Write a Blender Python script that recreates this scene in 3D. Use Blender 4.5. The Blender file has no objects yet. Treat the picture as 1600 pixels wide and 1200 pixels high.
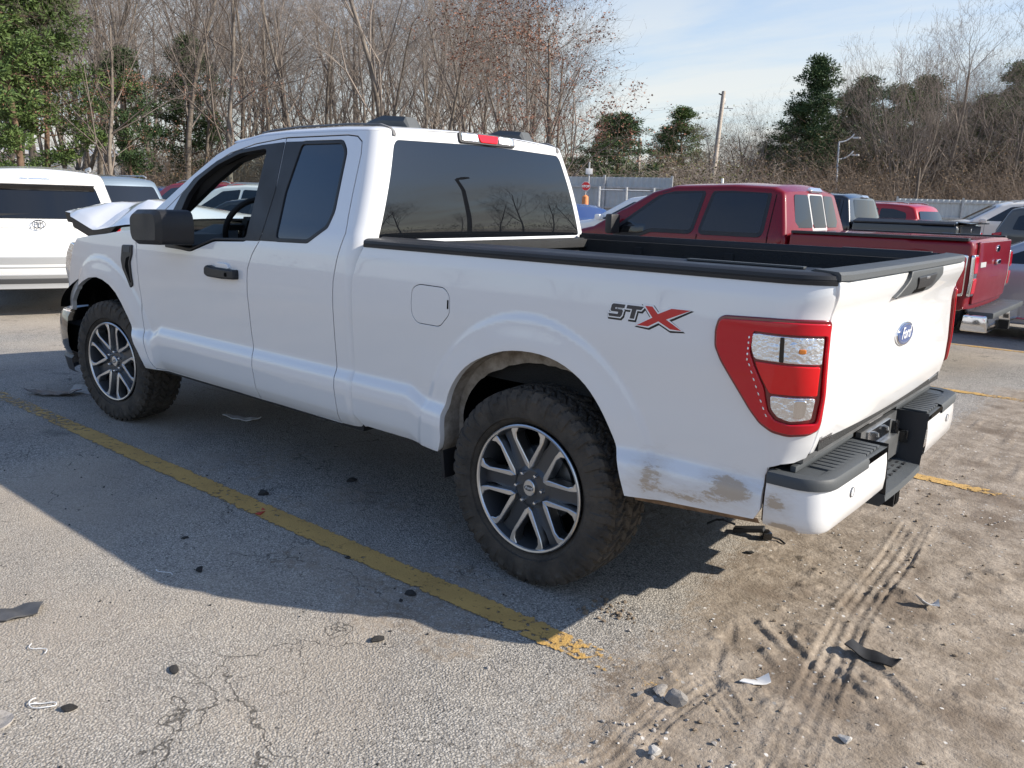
import bpy, bmesh, math, random
import numpy as np
from mathutils import Vector, Matrix
from mathutils.geometry import delaunay_2d_cdt
PI = math.pi
sc = bpy.context.scene
C = bpy.context.collection
# ------------------------------------------------------------------ camera, sky, sun, exposure
CAM = (-1.9698, 3.5083, 1.589)
YAW, PITCH, ROLL, LENS = map(float, (-50.814, -12.6657, 1.6606, 28.628))
def cam_axes():
    y, p, r = map(math.radians, (YAW, PITCH, ROLL))
    f = np.array([math.cos(y)*math.cos(p), math.sin(y)*math.cos(p), math.sin(p)])
    rt = np.cross(f, [0, 0, 1.]); rt /= np.linalg.norm(rt); up = np.cross(rt, f)
    return f, math.cos(r)*rt + math.sin(r)*up, -math.sin(r)*rt + math.cos(r)*up
_f, _r, _u = cam_axes()
cd = bpy.data.cameras.new('camera'); cam = bpy.data.objects.new('camera', cd); C.objects.link(cam)
cam.matrix_world = Matrix(((_r[0], _u[0], -_f[0], CAM[0]), (_r[1], _u[1], -_f[1], CAM[1]), (_r[2], _u[2], -_f[2], CAM[2]), (0, 0, 0, 1)))
cd.lens = LENS; cd.sensor_width = 36; cd.clip_start = .05; cd.clip_end = 3000
sc.camera = cam
SUN = Vector((-1.52, -.76, 1.0)).normalized()
sun_el = math.asin(SUN.z); sun_az = math.atan2(SUN.x, SUN.y)
world = bpy.data.worlds.new('World'); sc.world = world; world.use_nodes = True
wn = world.node_tree.nodes; wl = world.node_tree.links
bg = wn['Background']; bg.inputs['Strength'].default_value = .1
sky = wn.new('ShaderNodeTexSky'); sky.sky_type = 'NISHITA'; sky.sun_disc = False
sky.sun_elevation = sun_el; sky.sun_rotation = sun_az; sky.dust_density = .7; sky.air_density = 1.25; sky.ozone_density = 3.5; sky.altitude = 200
def wnode(t, **k):
    n = wn.new(t)
    for a, v in k.items(): setattr(n, a, v)
    return n
# thin high cloud over the whole dome, streaky, whiter toward the horizon
tc = wnode('ShaderNodeTexCoord'); sep = wnode('ShaderNodeSeparateXYZ'); wl.new(tc.outputs['Generated'], sep.inputs[0])
zz = wnode('ShaderNodeMath', operation='MAXIMUM'); wl.new(sep.outputs['Z'], zz.inputs[0]); zz.inputs[1].default_value = 0
za = wnode('ShaderNodeMath', operation='ADD'); wl.new(zz.outputs[0], za.inputs[0]); za.inputs[1].default_value = .12
dx = wnode('ShaderNodeMath', operation='DIVIDE'); dy = wnode('ShaderNodeMath', operation='DIVIDE')
wl.new(sep.outputs['X'], dx.inputs[0]); wl.new(za.outputs[0], dx.inputs[1]); wl.new(sep.outputs['Y'], dy.inputs[0]); wl.new(za.outputs[0], dy.inputs[1])
cb = wnode('ShaderNodeCombineXYZ'); wl.new(dx.outputs[0], cb.inputs[0]); wl.new(dy.outputs[0], cb.inputs[1])
mp = wnode('ShaderNodeMapping'); wl.new(cb.outputs[0], mp.inputs[0]); mp.inputs['Scale'].default_value = (.55, 1.15, 1); mp.inputs['Rotation'].default_value = (0, 0, .35)
nz = wnode('ShaderNodeTexNoise'); wl.new(mp.outputs[0], nz.inputs['Vector']); nz.inputs['Scale'].default_value = 1.1; nz.inputs['Detail'].default_value = 9; nz.inputs['Roughness'].default_value = .58; nz.inputs['Distortion'].default_value = .35
rp = wnode('ShaderNodeMapRange', interpolation_type='SMOOTHSTEP'); wl.new(nz.outputs['Fac'], rp.inputs[0])
rp.inputs['From Min'].default_value = .40; rp.inputs['From Max'].default_value = .66; rp.inputs['To Min'].default_value = .0; rp.inputs['To Max'].default_value = .34
hz = wnode('ShaderNodeMapRange', interpolation_type='SMOOTHSTEP'); wl.new(zz.outputs[0], hz.inputs[0])
hz.inputs['From Min'].default_value = 0; hz.inputs['From Max'].default_value = .50; hz.inputs['To Min'].default_value = 1.0; hz.inputs['To Max'].default_value = 0
nm = wnode('ShaderNodeMapRange'); wl.new(nz.outputs['Fac'], nm.inputs[0]); nm.inputs['From Min'].default_value = .34; nm.inputs['From Max'].default_value = .58; nm.inputs['To Min'].default_value = .50; nm.inputs['To Max'].default_value = 1.0
hm = wnode('ShaderNodeMath', operation='MULTIPLY'); wl.new(hz.outputs[0], hm.inputs[0]); wl.new(nm.outputs[0], hm.inputs[1])
mx = wnode('ShaderNodeMath', operation='MAXIMUM'); wl.new(rp.outputs[0], mx.inputs[0]); wl.new(hm.outputs[0], mx.inputs[1])
mix = wnode('ShaderNodeMixRGB'); wl.new(mx.outputs[0], mix.inputs[0]); tint = wnode('ShaderNodeMixRGB', blend_type='MULTIPLY'); tint.inputs[0].default_value = 1; tint.inputs[2].default_value = (.84, 1.0, 1.20, 1); wl.new(sky.outputs[0], tint.inputs[1]); wl.new(tint.outputs[0], mix.inputs[1]); mix.inputs[2].default_value = (5.6, 5.6, 5.3, 1)
wl.new(mix.outputs[0], bg.inputs['Color'])
ld = bpy.data.lights.new('sun', 'SUN'); ld.energy = 5.0; ld.angle = math.radians(.55); ld.color = (1, .91, .78)
so = bpy.data.objects.new('sun', ld); C.objects.link(so); so.rotation_euler = SUN.to_track_quat('Z', 'Y').to_euler(); so.location = (-20, -10, 14)
sc.view_settings.view_transform = 'Standard'; sc.view_settings.look = 'None'; sc.view_settings.gamma = 1
sc.view_settings.exposure = 0.72; sc.view_settings.use_curve_mapping = False
sc.cycles.use_denoising = True; sc.cycles.max_bounces = 8; sc.cycles.transparent_max_bounces = 12
try: sc.cycles.use_adaptive_sampling = True
except Exception: pass
def at(px, py, depth):
    "world point seen at a photograph position (1600x1200) at a distance along the view axis; used to survey where things stand"
    k = LENS/36*1600
    return np.array(CAM) + depth*(_f + _r*(px-800)/k - _u*(py-600)/k)
def gat(px, depth, z=0.):
    q = at(px, 320, depth); return (float(q[0]), float(q[1]), z)
# ------------------------------------------------------------------ materials
MATS = {}
def mat(name, col, rough=.5, metal=0, coat=0, coat_rough=.012, spec=.5, trans=0, ior=1.45, alpha=1, var=0, vscale=8., bump=0, bscale=60., col2=None, rvar=0, sheen=0):
    m = bpy.data.materials.new(name); m.use_nodes = True; n = m.node_tree.nodes; l = m.node_tree.links
    b = n['Principled BSDF']
    b.inputs['Base Color'].default_value = (*col, 1); b.inputs['Roughness'].default_value = rough; b.inputs['Metallic'].default_value = metal
    b.inputs['Coat Weight'].default_value = coat; b.inputs['Coat IOR'].default_value = 1.7 if name.startswith('white') else 1.5; b.inputs['Coat Roughness'].default_value = coat_rough
    b.inputs['Specular IOR Level'].default_value = spec; b.inputs['Transmission Weight'].default_value = trans; b.inputs['IOR'].default_value = ior
    b.inputs['Alpha'].default_value = alpha
    tcn = None
    if var or bump or col2 or rvar:
        tcn = n.new('ShaderNodeTexCoord')
    if var or col2:
        t = n.new('ShaderNodeTexNoise'); t.inputs['Scale'].default_value = vscale; t.inputs['Detail'].default_value = 6; t.inputs['Roughness'].default_value = .65
        l.new(tcn.outputs['Object'], t.inputs['Vector'])
        r = n.new('ShaderNodeMapRange'); r.inputs['From Min'].default_value = .32; r.inputs['From Max'].default_value = .68
        l.new(t.outputs['Fac'], r.inputs[0])
        mxn = n.new('ShaderNodeMixRGB'); l.new(r.outputs[0], mxn.inputs[0])
        c2 = col2 or tuple(c*(1-var) for c in col); c1 = col if col2 else tuple(min(1, c*(1+var*.6)) for c in col)
        mxn.inputs[1].default_value = (*c1, 1); mxn.inputs[2].default_value = (*c2, 1); l.new(mxn.outputs[0], b.inputs['Base Color'])
    if rvar:
        t = n.new('ShaderNodeTexNoise'); t.inputs['Scale'].default_value = 5; t.inputs['Detail'].default_value = 5; l.new(tcn.outputs['Object'], t.inputs['Vector'])
        r = n.new('ShaderNodeMapRange'); r.inputs['To Min'].default_value = rough; r.inputs['To Max'].default_value = rough+rvar
        r.inputs['From Min'].default_value = .35; r.inputs['From Max'].default_value = .7
        l.new(t.outputs['Fac'], r.inputs[0]); l.new(r.outputs[0], b.inputs['Roughness'])
    if bump:
        t = n.new('ShaderNodeTexNoise'); t.inputs['Scale'].default_value = bscale; t.inputs['Detail'].default_value = 4; l.new(tcn.outputs['Object'], t.inputs['Vector'])
        bp = n.new('ShaderNodeBump'); bp.inputs['Strength'].default_value = bump; bp.inputs['Distance'].default_value = .01; l.new(t.outputs['Fac'], bp.inputs['Height']); l.new(bp.outputs[0], b.inputs['Normal'])
    MATS[name] = m; return m
def clear_glass(name, tint, frost=.0):
    m = bpy.data.materials.new(name); m.use_nodes = True; n = m.node_tree.nodes; l = m.node_tree.links
    n.remove(n['Principled BSDF']); o = n['Material Output']
    t = n.new('ShaderNodeBsdfTransparent'); t.inputs[0].default_value = (*tint, 1)
    g = n.new('ShaderNodeBsdfGlossy'); g.inputs['Roughness'].default_value = .01 + frost; g.inputs[0].default_value = (1, 1, 1, 1)
    lw = n.new('ShaderNodeLayerWeight'); lw.inputs[0].default_value = .5
    pw = n.new('ShaderNodeMath'); pw.operation = 'POWER'; l.new(lw.outputs['Facing'], pw.inputs[0]); pw.inputs[1].default_value = 5
    fr = n.new('ShaderNodeMapRange'); l.new(pw.outputs[0], fr.inputs[0]); fr.inputs['To Min'].default_value = .045; fr.inputs['To Max'].default_value = .9
    x = n.new('ShaderNodeMixShader'); l.new(fr.outputs[0], x.inputs[0]); l.new(t.outputs[0], x.inputs[1]); l.new(g.outputs[0], x.inputs[2]); l.new(x.outputs[0], o.inputs[0])
    MATS[name] = m; return m
def muddy_paint(name, col, boxes):
    "body paint with dried mud thrown up behind the wheel: boxes = (centre, half size) in truck metres"
    m = mat(name, col, .38, coat=1, rvar=.06); n = m.node_tree.nodes; l = m.node_tree.links; b = n['Principled BSDF']
    tcn = n.new('ShaderNodeTexCoord'); acc = None
    for cx, cz, sx, sz, k in boxes:
        mpn = n.new('ShaderNodeMapping'); mpn.inputs['Location'].default_value = (-cx/sx, 0, -cz/sz); mpn.inputs['Scale'].default_value = (1/sx, 0, 1/sz)
        l.new(tcn.outputs['Object'], mpn.inputs[0])
        ln = n.new('ShaderNodeVectorMath'); ln.operation = 'LENGTH'; l.new(mpn.outputs[0], ln.inputs[0])
        r = n.new('ShaderNodeMapRange'); r.inputs['From Min'].default_value = 1.0; r.inputs['From Max'].default_value = .2; r.inputs['To Max'].default_value = k; l.new(ln.outputs['Value'], r.inputs[0])
        if acc is None: acc = r.outputs[0]
        else:
            a = n.new('ShaderNodeMath'); a.operation = 'MAXIMUM'; l.new(acc, a.inputs[0]); l.new(r.outputs[0], a.inputs[1]); acc = a.outputs[0]
    t = n.new('ShaderNodeTexNoise'); t.inputs['Scale'].default_value = 34; t.inputs['Detail'].default_value = 9; t.inputs['Roughness'].default_value = .82
    ms = n.new('ShaderNodeMapping'); ms.inputs['Scale'].default_value = (.55, 1, 1.5); ms.inputs['Rotation'].default_value = (0, .5, 0); l.new(tcn.outputs['Object'], ms.inputs[0]); l.new(ms.outputs[0], t.inputs['Vector'])
    s = n.new('ShaderNodeMath'); s.operation = 'ADD'; l.new(acc, s.inputs[0]); l.new(t.outputs['Fac'], s.inputs[1])
    r = n.new('ShaderNodeMapRange'); r.inputs['From Min'].default_value = .98; r.inputs['From Max'].default_value = 1.10; r.inputs['To Max'].default_value = .85; l.new(s.outputs[0], r.inputs[0])
    r0 = r; rf = n.new('ShaderNodeMapRange'); rf.inputs['From Min'].default_value = .66; rf.inputs['From Max'].default_value = 1.2; rf.inputs['To Max'].default_value = .42; l.new(s.outputs[0], rf.inputs[0])
    r = n.new('ShaderNodeMath'); r.operation = 'MAXIMUM'; l.new(r0.outputs[0], r.inputs[0]); l.new(rf.outputs[0], r.inputs[1])
    mxn = n.new('ShaderNodeMixRGB'); l.new(r.outputs[0], mxn.inputs[0]); mxn.inputs[1].default_value = (*col, 1); mxn.inputs[2].default_value = (.40, .30, .20, 1); l.new(mxn.outputs[0], b.inputs['Base Color'])
    iv = n.new('ShaderNodeMath'); iv.operation = 'SUBTRACT'; iv.inputs[0].default_value = 1; l.new(r.outputs[0], iv.inputs[1]); l.new(iv.outputs[0], b.inputs['Coat Weight'])
    return m
WHITE = (.72, .73, .745)
mat('white_paint', WHITE, .38, coat=1, rvar=.06)
muddy_paint('white_paint_mud', WHITE, [(-.58, .61, .13, .17, .60), (-.88, .645, .20, .10, .68), (-.80, .60, .30, .07, .55), (-.70, .575, .34, .04, .60)])
muddy_paint('white_bumper_mud', WHITE, [(-1.04, .63, .10, .09, .62), (-1.07, .555, .14, .03, .70)])
mat('black_plastic', (.018, .019, .022), .42, bump=.12, bscale=500, rvar=.15)
mat('grey_plastic', (.055, .062, .068), .5, bump=.15, bscale=420, rvar=.15)
mat('gloss_black', (.008, .008, .009), .12, coat=.6)
mat('matte_black', (.010, .010, .011), .8)
mat('deep_black', (.004, .004, .004), .95, spec=.1)
mat('bed_liner', (.020, .021, .022), .6, bump=.9, bscale=240, rvar=.2)
mat('seam', (.012, .012, .013), .9, spec=.1)
mat('tinted_glass', (.005, .006, .008), .008, spec=.95)
mat('privacy_glass', (.016, .022, .032), .02, spec=.5, coat=.5, coat_rough=0)
clear_glass('clear_glass', (.80, .90, .88)); clear_glass('smoked_glass', (.16, .2, .21))
mat('rubber', (.026, .024, .022), .85, vscale=9, bump=.5, bscale=90, col2=(.075, .064, .052))
mat('alloy', (.62, .63, .64), .28, metal=1, rvar=.1)
mat('dark_alloy', (.060, .066, .075), .35, metal=.4, coat=.3)
mat('chrome', (.75, .76, .78), .12, metal=1)
mat('steel', (.30, .31, .32), .45, metal=1, var=.3)
mat('red_lens', (.52, .003, .014), .10, coat=.6, spec=.4)
mat('red_lens_dark', (.16, .002, .006), .1, coat=1)
mat('red_lens_bright', (.70, .006, .010), .12, coat=.6)
mat('clear_lens', (.80, .81, .83), .10, metal=.8, coat=1, bump=.8, bscale=55)
mat('amber', (.6, .19, .03), .2, coat=.5)
mat('badge_blue', (.015, .07, .26), .2, coat=1)
mat('decal_red', (.55, .035, .03), .35); mat('decal_grey', (.055, .05, .052), .4); mat('decal_white', (.78, .78, .78), .4); mat('decal_black', (.012, .012, .012), .4)
mat('interior_dark', (.014, .015, .017), .75); mat('interior_grey', (.05, .052, .056), .7); mat('headliner', (.03, .03, .03), .9)
mat('underbody', (.018, .016, .014), .85, var=.4)
mat('liner_dust', (.36, .33, .29), .85, var=.45, vscale=14, col2=(.13, .105, .08))
mat('rust_mud', (.20, .13, .08), .85, var=.5, vscale=30)
mat('roof_trim', (.16, .155, .15), .45)
# ------------------------------------------------------------------ mesh helpers
def link(name, me, m=None, parent=None):
    o = bpy.data.objects.new(name, me); C.objects.link(o)
    if m is not None and not me.materials: me.materials.append(MATS[m] if isinstance(m, str) else m)
    if parent is not None: o.parent = parent
    return o
def mesh(name, V, F, m=None, parent=None, smooth=40, normals=None, flip=False):
    me = bpy.data.meshes.new(name)
    V = [tuple(map(float, v)) for v in V]; F = [tuple(int(i) for i in (f[::-1] if flip else f)) for f in F]
    me.from_pydata(V, [], F); me.update()
    if smooth:
        me.polygons.foreach_set('use_smooth', [True]*len(me.polygons))
        if normals is not None: me.normals_split_custom_set_from_vertices([tuple(map(float, q)) for q in normals])
        elif smooth < 180: me.set_sharp_from_angle(angle=math.radians(smooth))
    return link(name, me, m, parent)
def thing(name, label, cat, loc=(0, 0, 0), rz=0, group=None):
    o = bpy.data.objects.new(name, None); C.objects.link(o); o.location = loc; o.rotation_euler = (0, 0, rz); o.empty_display_size = .2
    return tag(o, label, cat, group)
def tag(o, label, cat, group=None):
    o['label'] = label; o['category'] = cat
    if group: o['group'] = group
    return o
def struct(o): o['kind'] = 'structure'; return o
class MB:
    def __init__(s): s.V = []; s.F = []
    def add(s, V, F):
        n = len(s.V); s.V += [tuple(v) for v in V]; s.F += [tuple(i+n for i in f) for f in F]; return s
    def box(s, c, d, rot=None, taper=None):
        x, y, z = d[0]/2, d[1]/2, d[2]/2; t = taper or (1, 1)
        V = [Vector((sx*x*(t[0] if k else 1), sy*y*(t[1] if k else 1), (z if k else -z))) for k in (0, 1) for sx, sy in ((-1, -1), (1, -1), (1, 1), (-1, 1))]
        if rot is not None: V = [rot @ v for v in V]
        return s.add([v+Vector(c) for v in V], [(3, 2, 1, 0), (4, 5, 6, 7), (0, 1, 5, 4), (1, 2, 6, 5), (2, 3, 7, 6), (3, 0, 4, 7)])
    def tube(s, pts, rad, n=8, caps=True):
        pts = [Vector(p) for p in pts]; rad = rad if hasattr(rad, '__len__') else [rad]*len(pts); V = []; F = []; up = Vector((.31, .17, .93))
        for i, p in enumerate(pts):
            d = (pts[min(i+1, len(pts)-1)]-pts[max(i-1, 0)]).normalized(); a = d.cross(up)
            if a.length < .05: a = d.cross(Vector((1, 0, 0)))
            a.normalize(); b = d.cross(a); up = a.cross(d)
            V += [p+rad[i]*(math.cos(2*PI*k/n)*a+math.sin(2*PI*k/n)*b) for k in range(n)]
        for i in range(len(pts)-1):
            F += [(i*n+k, i*n+(k+1) % n, (i+1)*n+(k+1) % n, (i+1)*n+k) for k in range(n)]
        if caps: F += [tuple(range(n)), tuple(range((len(pts)-1)*n, len(pts)*n))[::-1]]
        return s.add(V, F)
    def rev(s, prof, n=48, axis='y', c=(0, 0, 0), closed=False):
        "profile of (radius, along)"
        V = []
        for k in range(n):
            a = 2*PI*k/n
            for r, h in prof:
                x, z = r*math.cos(a), r*math.sin(a)
                V.append((c[0]+x, c[1]+h, c[2]+z) if axis == 'y' else ((c[0]+h, c[1]+x, c[2]+z) if axis == 'x' else (c[0]+x, c[1]+z, c[2]+h)))
        m = len(prof); F = []
        for k in range(n):
            for j in range(m-1 if not closed else m):
                F.append((k*m+j, k*m+(j+1) % m, ((k+1) % n)*m+(j+1) % m, ((k+1) % n)*m+j))
        return s.add(V, F)
    def build(s, name, m, parent=None, smooth=40, bevel=0):
        o = mesh(name, s.V, s.F, m, parent, 0)
        bm = bmesh.new(); bm.from_mesh(o.data); bmesh.ops.recalc_face_normals(bm, faces=bm.faces)
        if bevel: bmesh.ops.bevel(bm, geom=bm.edges[:]+bm.verts[:], offset=bevel, segments=2, affect='EDGES', profile=.6, clamp_overlap=True)
        bm.to_mesh(o.data); bm.free()
        if smooth:
            o.data.polygons.foreach_set('use_smooth', [True]*len(o.data.polygons)); o.data.set_sharp_from_angle(angle=math.radians(smooth))
        return o
def resample(P, step):
    P = np.array(P, float); out = []
    for i in range(len(P)):
        a, b = P[i], P[(i+1) % len(P)]; n = max(1, int(math.ceil(np.linalg.norm(b-a)/step)))
        for k in range(n): out.append(a+(b-a)*k/n)
    return np.array(out)
def area2(P): P = np.asarray(P); return .5*np.sum(P[:, 0]*np.roll(P[:, 1], -1)-np.roll(P[:, 0], -1)*P[:, 1])
def ccw(P): P = np.array(P, float); return P if area2(P) > 0 else P[::-1].copy()
def rnd(P, r=.02, n=4):
    "round the corners of a closed polygon"
    P = np.array(P, float); R = r if hasattr(r, '__len__') else [r]*len(P); out = []
    for i in range(len(P)):
        a, b, c = P[i-1], P[i], P[(i+1) % len(P)]; la, lc = np.linalg.norm(a-b), np.linalg.norm(c-b); q = min(R[i], la*.45, lc*.45)
        if q < 1e-4: out.append(b); continue
        s, e = b+(a-b)/la*q, b+(c-b)/lc*q
        for k in range(n+1):
            t = k/n; out.append((1-t)**2*s+2*t*(1-t)*b+t*t*e)
    return np.array(out)
def spline(P, n=6, closed=False):
    P = np.array(P, float); N = len(P); out = []
    for i in range(N if closed else N-1):
        g = lambda k: P[k % N] if closed else P[min(max(k, 0), N-1)]
        a, b, c, d = g(i-1), g(i), g(i+1), g(i+2)
        for k in range(n):
            t = k/n; out.append(.5*((2*b)+(c-a)*t+(2*a-5*b+4*c-d)*t*t+(3*b-a-3*c+d)*t**3))
    if not closed: out.append(P[-1])
    return np.array(out)
def offset(P, d):
    "move a CCW polygon outward by d"
    P = np.asarray(P, float); e = np.roll(P, -1, 0)-P; L = np.linalg.norm(e, axis=1, keepdims=True); e = e/np.maximum(L, 1e-9)
    n = np.stack([e[:, 1], -e[:, 0]], -1); m = n+np.roll(n, 1, 0); q = np.maximum((m*np.roll(n, 1, 0)).sum(1), .35); dd = np.asarray(d).reshape(-1, 1) if hasattr(d, '__len__') else d
    return P+m/q[:, None]*dd, m/np.maximum(np.linalg.norm(m, axis=1, keepdims=True), 1e-9)
def inside(P, Q):
    x, y = Q[:, 0], Q[:, 1]; c = np.zeros(len(Q), bool); a = P; b = np.roll(P, -1, 0)
    for (x0, y0), (x1, y1) in zip(a, b):
        if y0 == y1: continue
        k = ((y0 > y) != (y1 > y)) & (x < (x1-x0)*(y-y0)/(y1-y0)+x0); c ^= k
    return c
def bdist(P, Q):
    d = np.full(len(Q), 1e9); a = P; b = np.roll(P, -1, 0)
    for s, e in zip(a, b):
        v = e-s; t = np.clip(((Q-s)@v)/max(v@v, 1e-12), 0, 1); d = np.minimum(d, np.linalg.norm(Q-s-t[:, None]*v, axis=1))
    return d
def fill(loops, cell):
    "constrained Delaunay fill of an outline with holes plus an even grid inside"
    V = []; E = []
    for L in loops:
        n = len(V); V += [Vector(q) for q in L]; E += [(n+i, n+(i+1) % len(L)) for i in range(len(L))]
    A = loops[0]; lo, hi = A.min(0), A.max(0)
    gx, gy = np.meshgrid(np.arange(lo[0], hi[0], cell), np.arange(lo[1], hi[1], cell)); gx = gx+(np.arange(gx.shape[0]) % 2)[:, None]*cell*.5
    Q = np.stack([gx.ravel(), gy.ravel()], -1); k = inside(A, Q)
    for h in loops[1:]: k &= ~inside(h, Q)
    Q = Q[k]
    if len(Q):
        d = np.full(len(Q), 1e9)
        for L in loops: d = np.minimum(d, bdist(L, Q))
        Q = Q[d > cell*.35]
    V += [Vector(q) for q in Q]
    v, e, f, *_ = delaunay_2d_cdt(V, E, [], 1, 1e-6)
    v = np.array([tuple(q) for q in v]); f = [tuple(t) for t in f]
    cen = np.array([v[list(t)].mean(0) for t in f]); k = inside(A, cen)
    for h in loops[1:]: k &= ~inside(h, cen)
    return v, [t for t, q in zip(f, k) if q]
def nrm(fm, uv, h=1.5e-3):
    a = fm(uv[:, 0]+h, uv[:, 1])-fm(uv[:, 0]-h, uv[:, 1]); b = fm(uv[:, 0], uv[:, 1]+h)-fm(uv[:, 0], uv[:, 1]-h)
    n = np.cross(a, b); return n/np.maximum(np.linalg.norm(n, axis=1, keepdims=True), 1e-12)
def panel(name, outline, fm, m, parent=None, holes=(), e=.004, thick=.018, cell=.035, out=None, lift=0, step=.02, mirror=False, sharp_holes=False):
    """sheet-metal panel: outline (and holes) in a surface's own 2D, mapped by fm, with rolled edges of radius e and a return flange.
    out: rough outward direction (3-vector) so normals face out"""
    loops = [ccw(resample(outline, step))]+[ccw(resample(h, step)) for h in holes]
    ins = [offset(loops[0], -e)[0]]+[offset(h, e)[0] for h in loops[1:]]
    uv, F = fill(ins, cell)
    N = nrm(fm, uv); sg = 1.
    if out is not None and (N@np.array(out)).mean() < 0: sg = -1.
    P = fm(uv[:, 0], uv[:, 1])+N*sg*lift
    Vs = [P]; Ns = [N*sg]; Fs = [f if sg > 0 else f[::-1] for f in F]; base = len(P)
    for li, L in enumerate(loops):
        I, od = ins[li], offset(L, 1)[1]
        if li: od = -od
        n = len(I); steps = [(0, 0)]+[(e*math.sin(a), e*(1-math.cos(a))) for a in (PI/6, PI/3, PI/2)]+[(e, thick)]
        q0 = fm(I[:, 0], I[:, 1]); n0 = nrm(fm, I)*sg; od3 = fm(I[:, 0]+od[:, 0]*.002, I[:, 1]+od[:, 1]*.002)-q0; od3 /= np.maximum(np.linalg.norm(od3, axis=1, keepdims=True), 1e-9)
        for k, (a, dpt) in enumerate(steps):
            Vs.append(q0+n0*lift+od3*a-n0*dpt); th = [0, PI/6, PI/3, PI/2, PI/2][k]; Ns.append(n0*math.cos(th)+od3*math.sin(th))
        for k in range(len(steps)-1):
            for i in range(n):
                j = (i+1) % n; a, b, c, d = base+k*n+i, base+k*n+j, base+(k+1)*n+j, base+(k+1)*n+i
                fc = (a, d, c, b); 
                if li: fc = fc[::-1]
                Fs.append(fc if sg > 0 else fc[::-1])
        base += n*len(steps)
    V = np.concatenate(Vs); N = np.concatenate(Ns)
    o = mesh(name, V, Fs, m, parent, 60, N)
    if mirror:
        V2 = V*[1, -1, 1]; N2 = N*[1, -1, 1]; return o, mesh(name, V2, [f[::-1] for f in Fs], m, parent, 60, N2)
    return o
def prism(name, poly, y0, y1, m, parent=None, bev=.0, plane='xz', mirror=False, smooth=30):
    "extrude a 2D outline between two depths, front edge chamfered; plane gives the two axes"
    P = ccw(poly); I = offset(P, -bev)[0] if bev else P; n = len(P); s = 1 if y1 > y0 else -1
    def V3(q, d): return (q[0], d, q[1]) if plane == 'xz' else ((d, q[0], q[1]) if plane == 'yz' else (q[0], q[1], d))
    uv, F = fill([I], 10.)
    V = [V3(q, y1) for q in uv]; Fs = list(F); b0 = len(V)
    V += [V3(q, y1) for q in I]+[V3(q, y1-s*bev) for q in P]+[V3(q, y0) for q in P]
    for k in range(2):
        Fs += [(b0+k*n+i, b0+k*n+(i+1) % n, b0+(k+1)*n+(i+1) % n, b0+(k+1)*n+i) for i in range(n)]
    Fs.append(tuple(b0+2*n+i for i in range(n)))
    b = MB(); b.add(V, Fs); return b.build(name, m, parent, smooth)
def text_mesh(name, body, size, m, parent=None, mtx=None, ext=.001, shear=0, bold=0):
    cu = bpy.data.curves.new(name, 'FONT'); cu.body = body; cu.size = size; cu.extrude = ext; cu.align_x = 'CENTER'; cu.align_y = 'CENTER'; cu.shear = shear; cu.offset = bold; cu.resolution_u = 3
    o = bpy.data.objects.new(name, cu); C.objects.link(o)
    me = bpy.data.meshes.new_from_object(o.evaluated_get(bpy.context.evaluated_depsgraph_get())); bpy.data.objects.remove(o)
    me.materials.clear(); t = link(name, me, m, parent)
    if mtx is not None: t.matrix_local = mtx
    return t
def copy_tree(o, parent=None):
    c = o.copy(); C.objects.link(c)
    if parent is not None: c.parent = parent
    for ch in o.children: copy_tree(ch, c)
    return c
# ---- shared surface functions of the white pickup (x forward from rear axle, y left, z up)
def table(nodes,sig=.008,lo=.2,hi=2.2):
    z=np.linspace(lo,hi,2001);n=np.array(nodes);y=np.interp(z,n[:,0],n[:,1])
    k=int(4*sig/(z[1]-z[0]))+1;t=np.arange(-k,k+1)*(z[1]-z[0]);g=np.exp(-.5*(t/sig)**2);g/=g.sum()
    y=np.convolve(np.pad(y,k,mode='edge'),g,'valid')
    return lambda q:np.interp(q,z,y)
def sstep(a,b,x):
    t=np.clip((x-a)/(b-a),0,1);return t*t*(3-2*t)
YP=table([(.2,.90),(.44,.915),(.475,.945),(.52,.968),(.56,.974),(.65,.982),(.70,.975),(.742,.950),(.752,.949),(.90,.962),(1.05,.975),(1.13,.978),(1.22,.975),(1.31,.966),(1.37,.953),(1.40,.945),(1.45,.926),(1.65,.856),(1.85,.785),(1.95,.75),(2.2,.65)],.010)
def arch(x,z,cx,cz,a,b): return np.sqrt(((x-cx)/a)**2+((z-cz)/b)**2)
def Yside(x,z):
    x=np.asarray(x,float);z=np.asarray(z,float)
    dz=-.045*(sstep(3.0,3.12,x)+1-sstep(.60,.74,x))
    w=1-sstep(.78,.95,z)
    y=YP(z-dz*w)
    for cx in (.02,3.73):
        d=arch(x,z,cx,.46,.49,.54)
        y=y+.010*(1-sstep(1.22,1.30,d))+.016*(1-sstep(1.0,1.26,d))
    # front fender tapers in plan
    t=np.clip((x-3.8)/.6,0,2);y=y-.05*t**2
    return y
XRl=table([(.2,1.07),(1.30,1.07),(1.38,1.062),(1.52,1.068),(1.68,1.086),(1.85,1.122),(1.95,1.15),(2.2,1.2)],.04)
RC=.095
def cabmap(u,v):
    "side of the cab for u>=xr+R, then round the rear corner, then across the back (u keeps falling)"
    u=np.asarray(u,float);v=np.asarray(v,float)
    xr=XRl(v);xc=xr+RC
    d=np.maximum(xc-u,0);th=np.minimum(d/RC,np.pi/2);s=np.maximum(d-RC*np.pi/2,0)
    x=np.where(u>=xc,u,xc-RC*np.sin(th));y=Yside(np.maximum(u,xc),v)-RC*(1-np.cos(th))-s
    # back wall bows out a little at the middle
    bow=.03*np.clip(1-(np.abs(y)/.85)**2,0,1)*(s>0)
    return np.stack([x-bow,y,v],-1)
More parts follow.
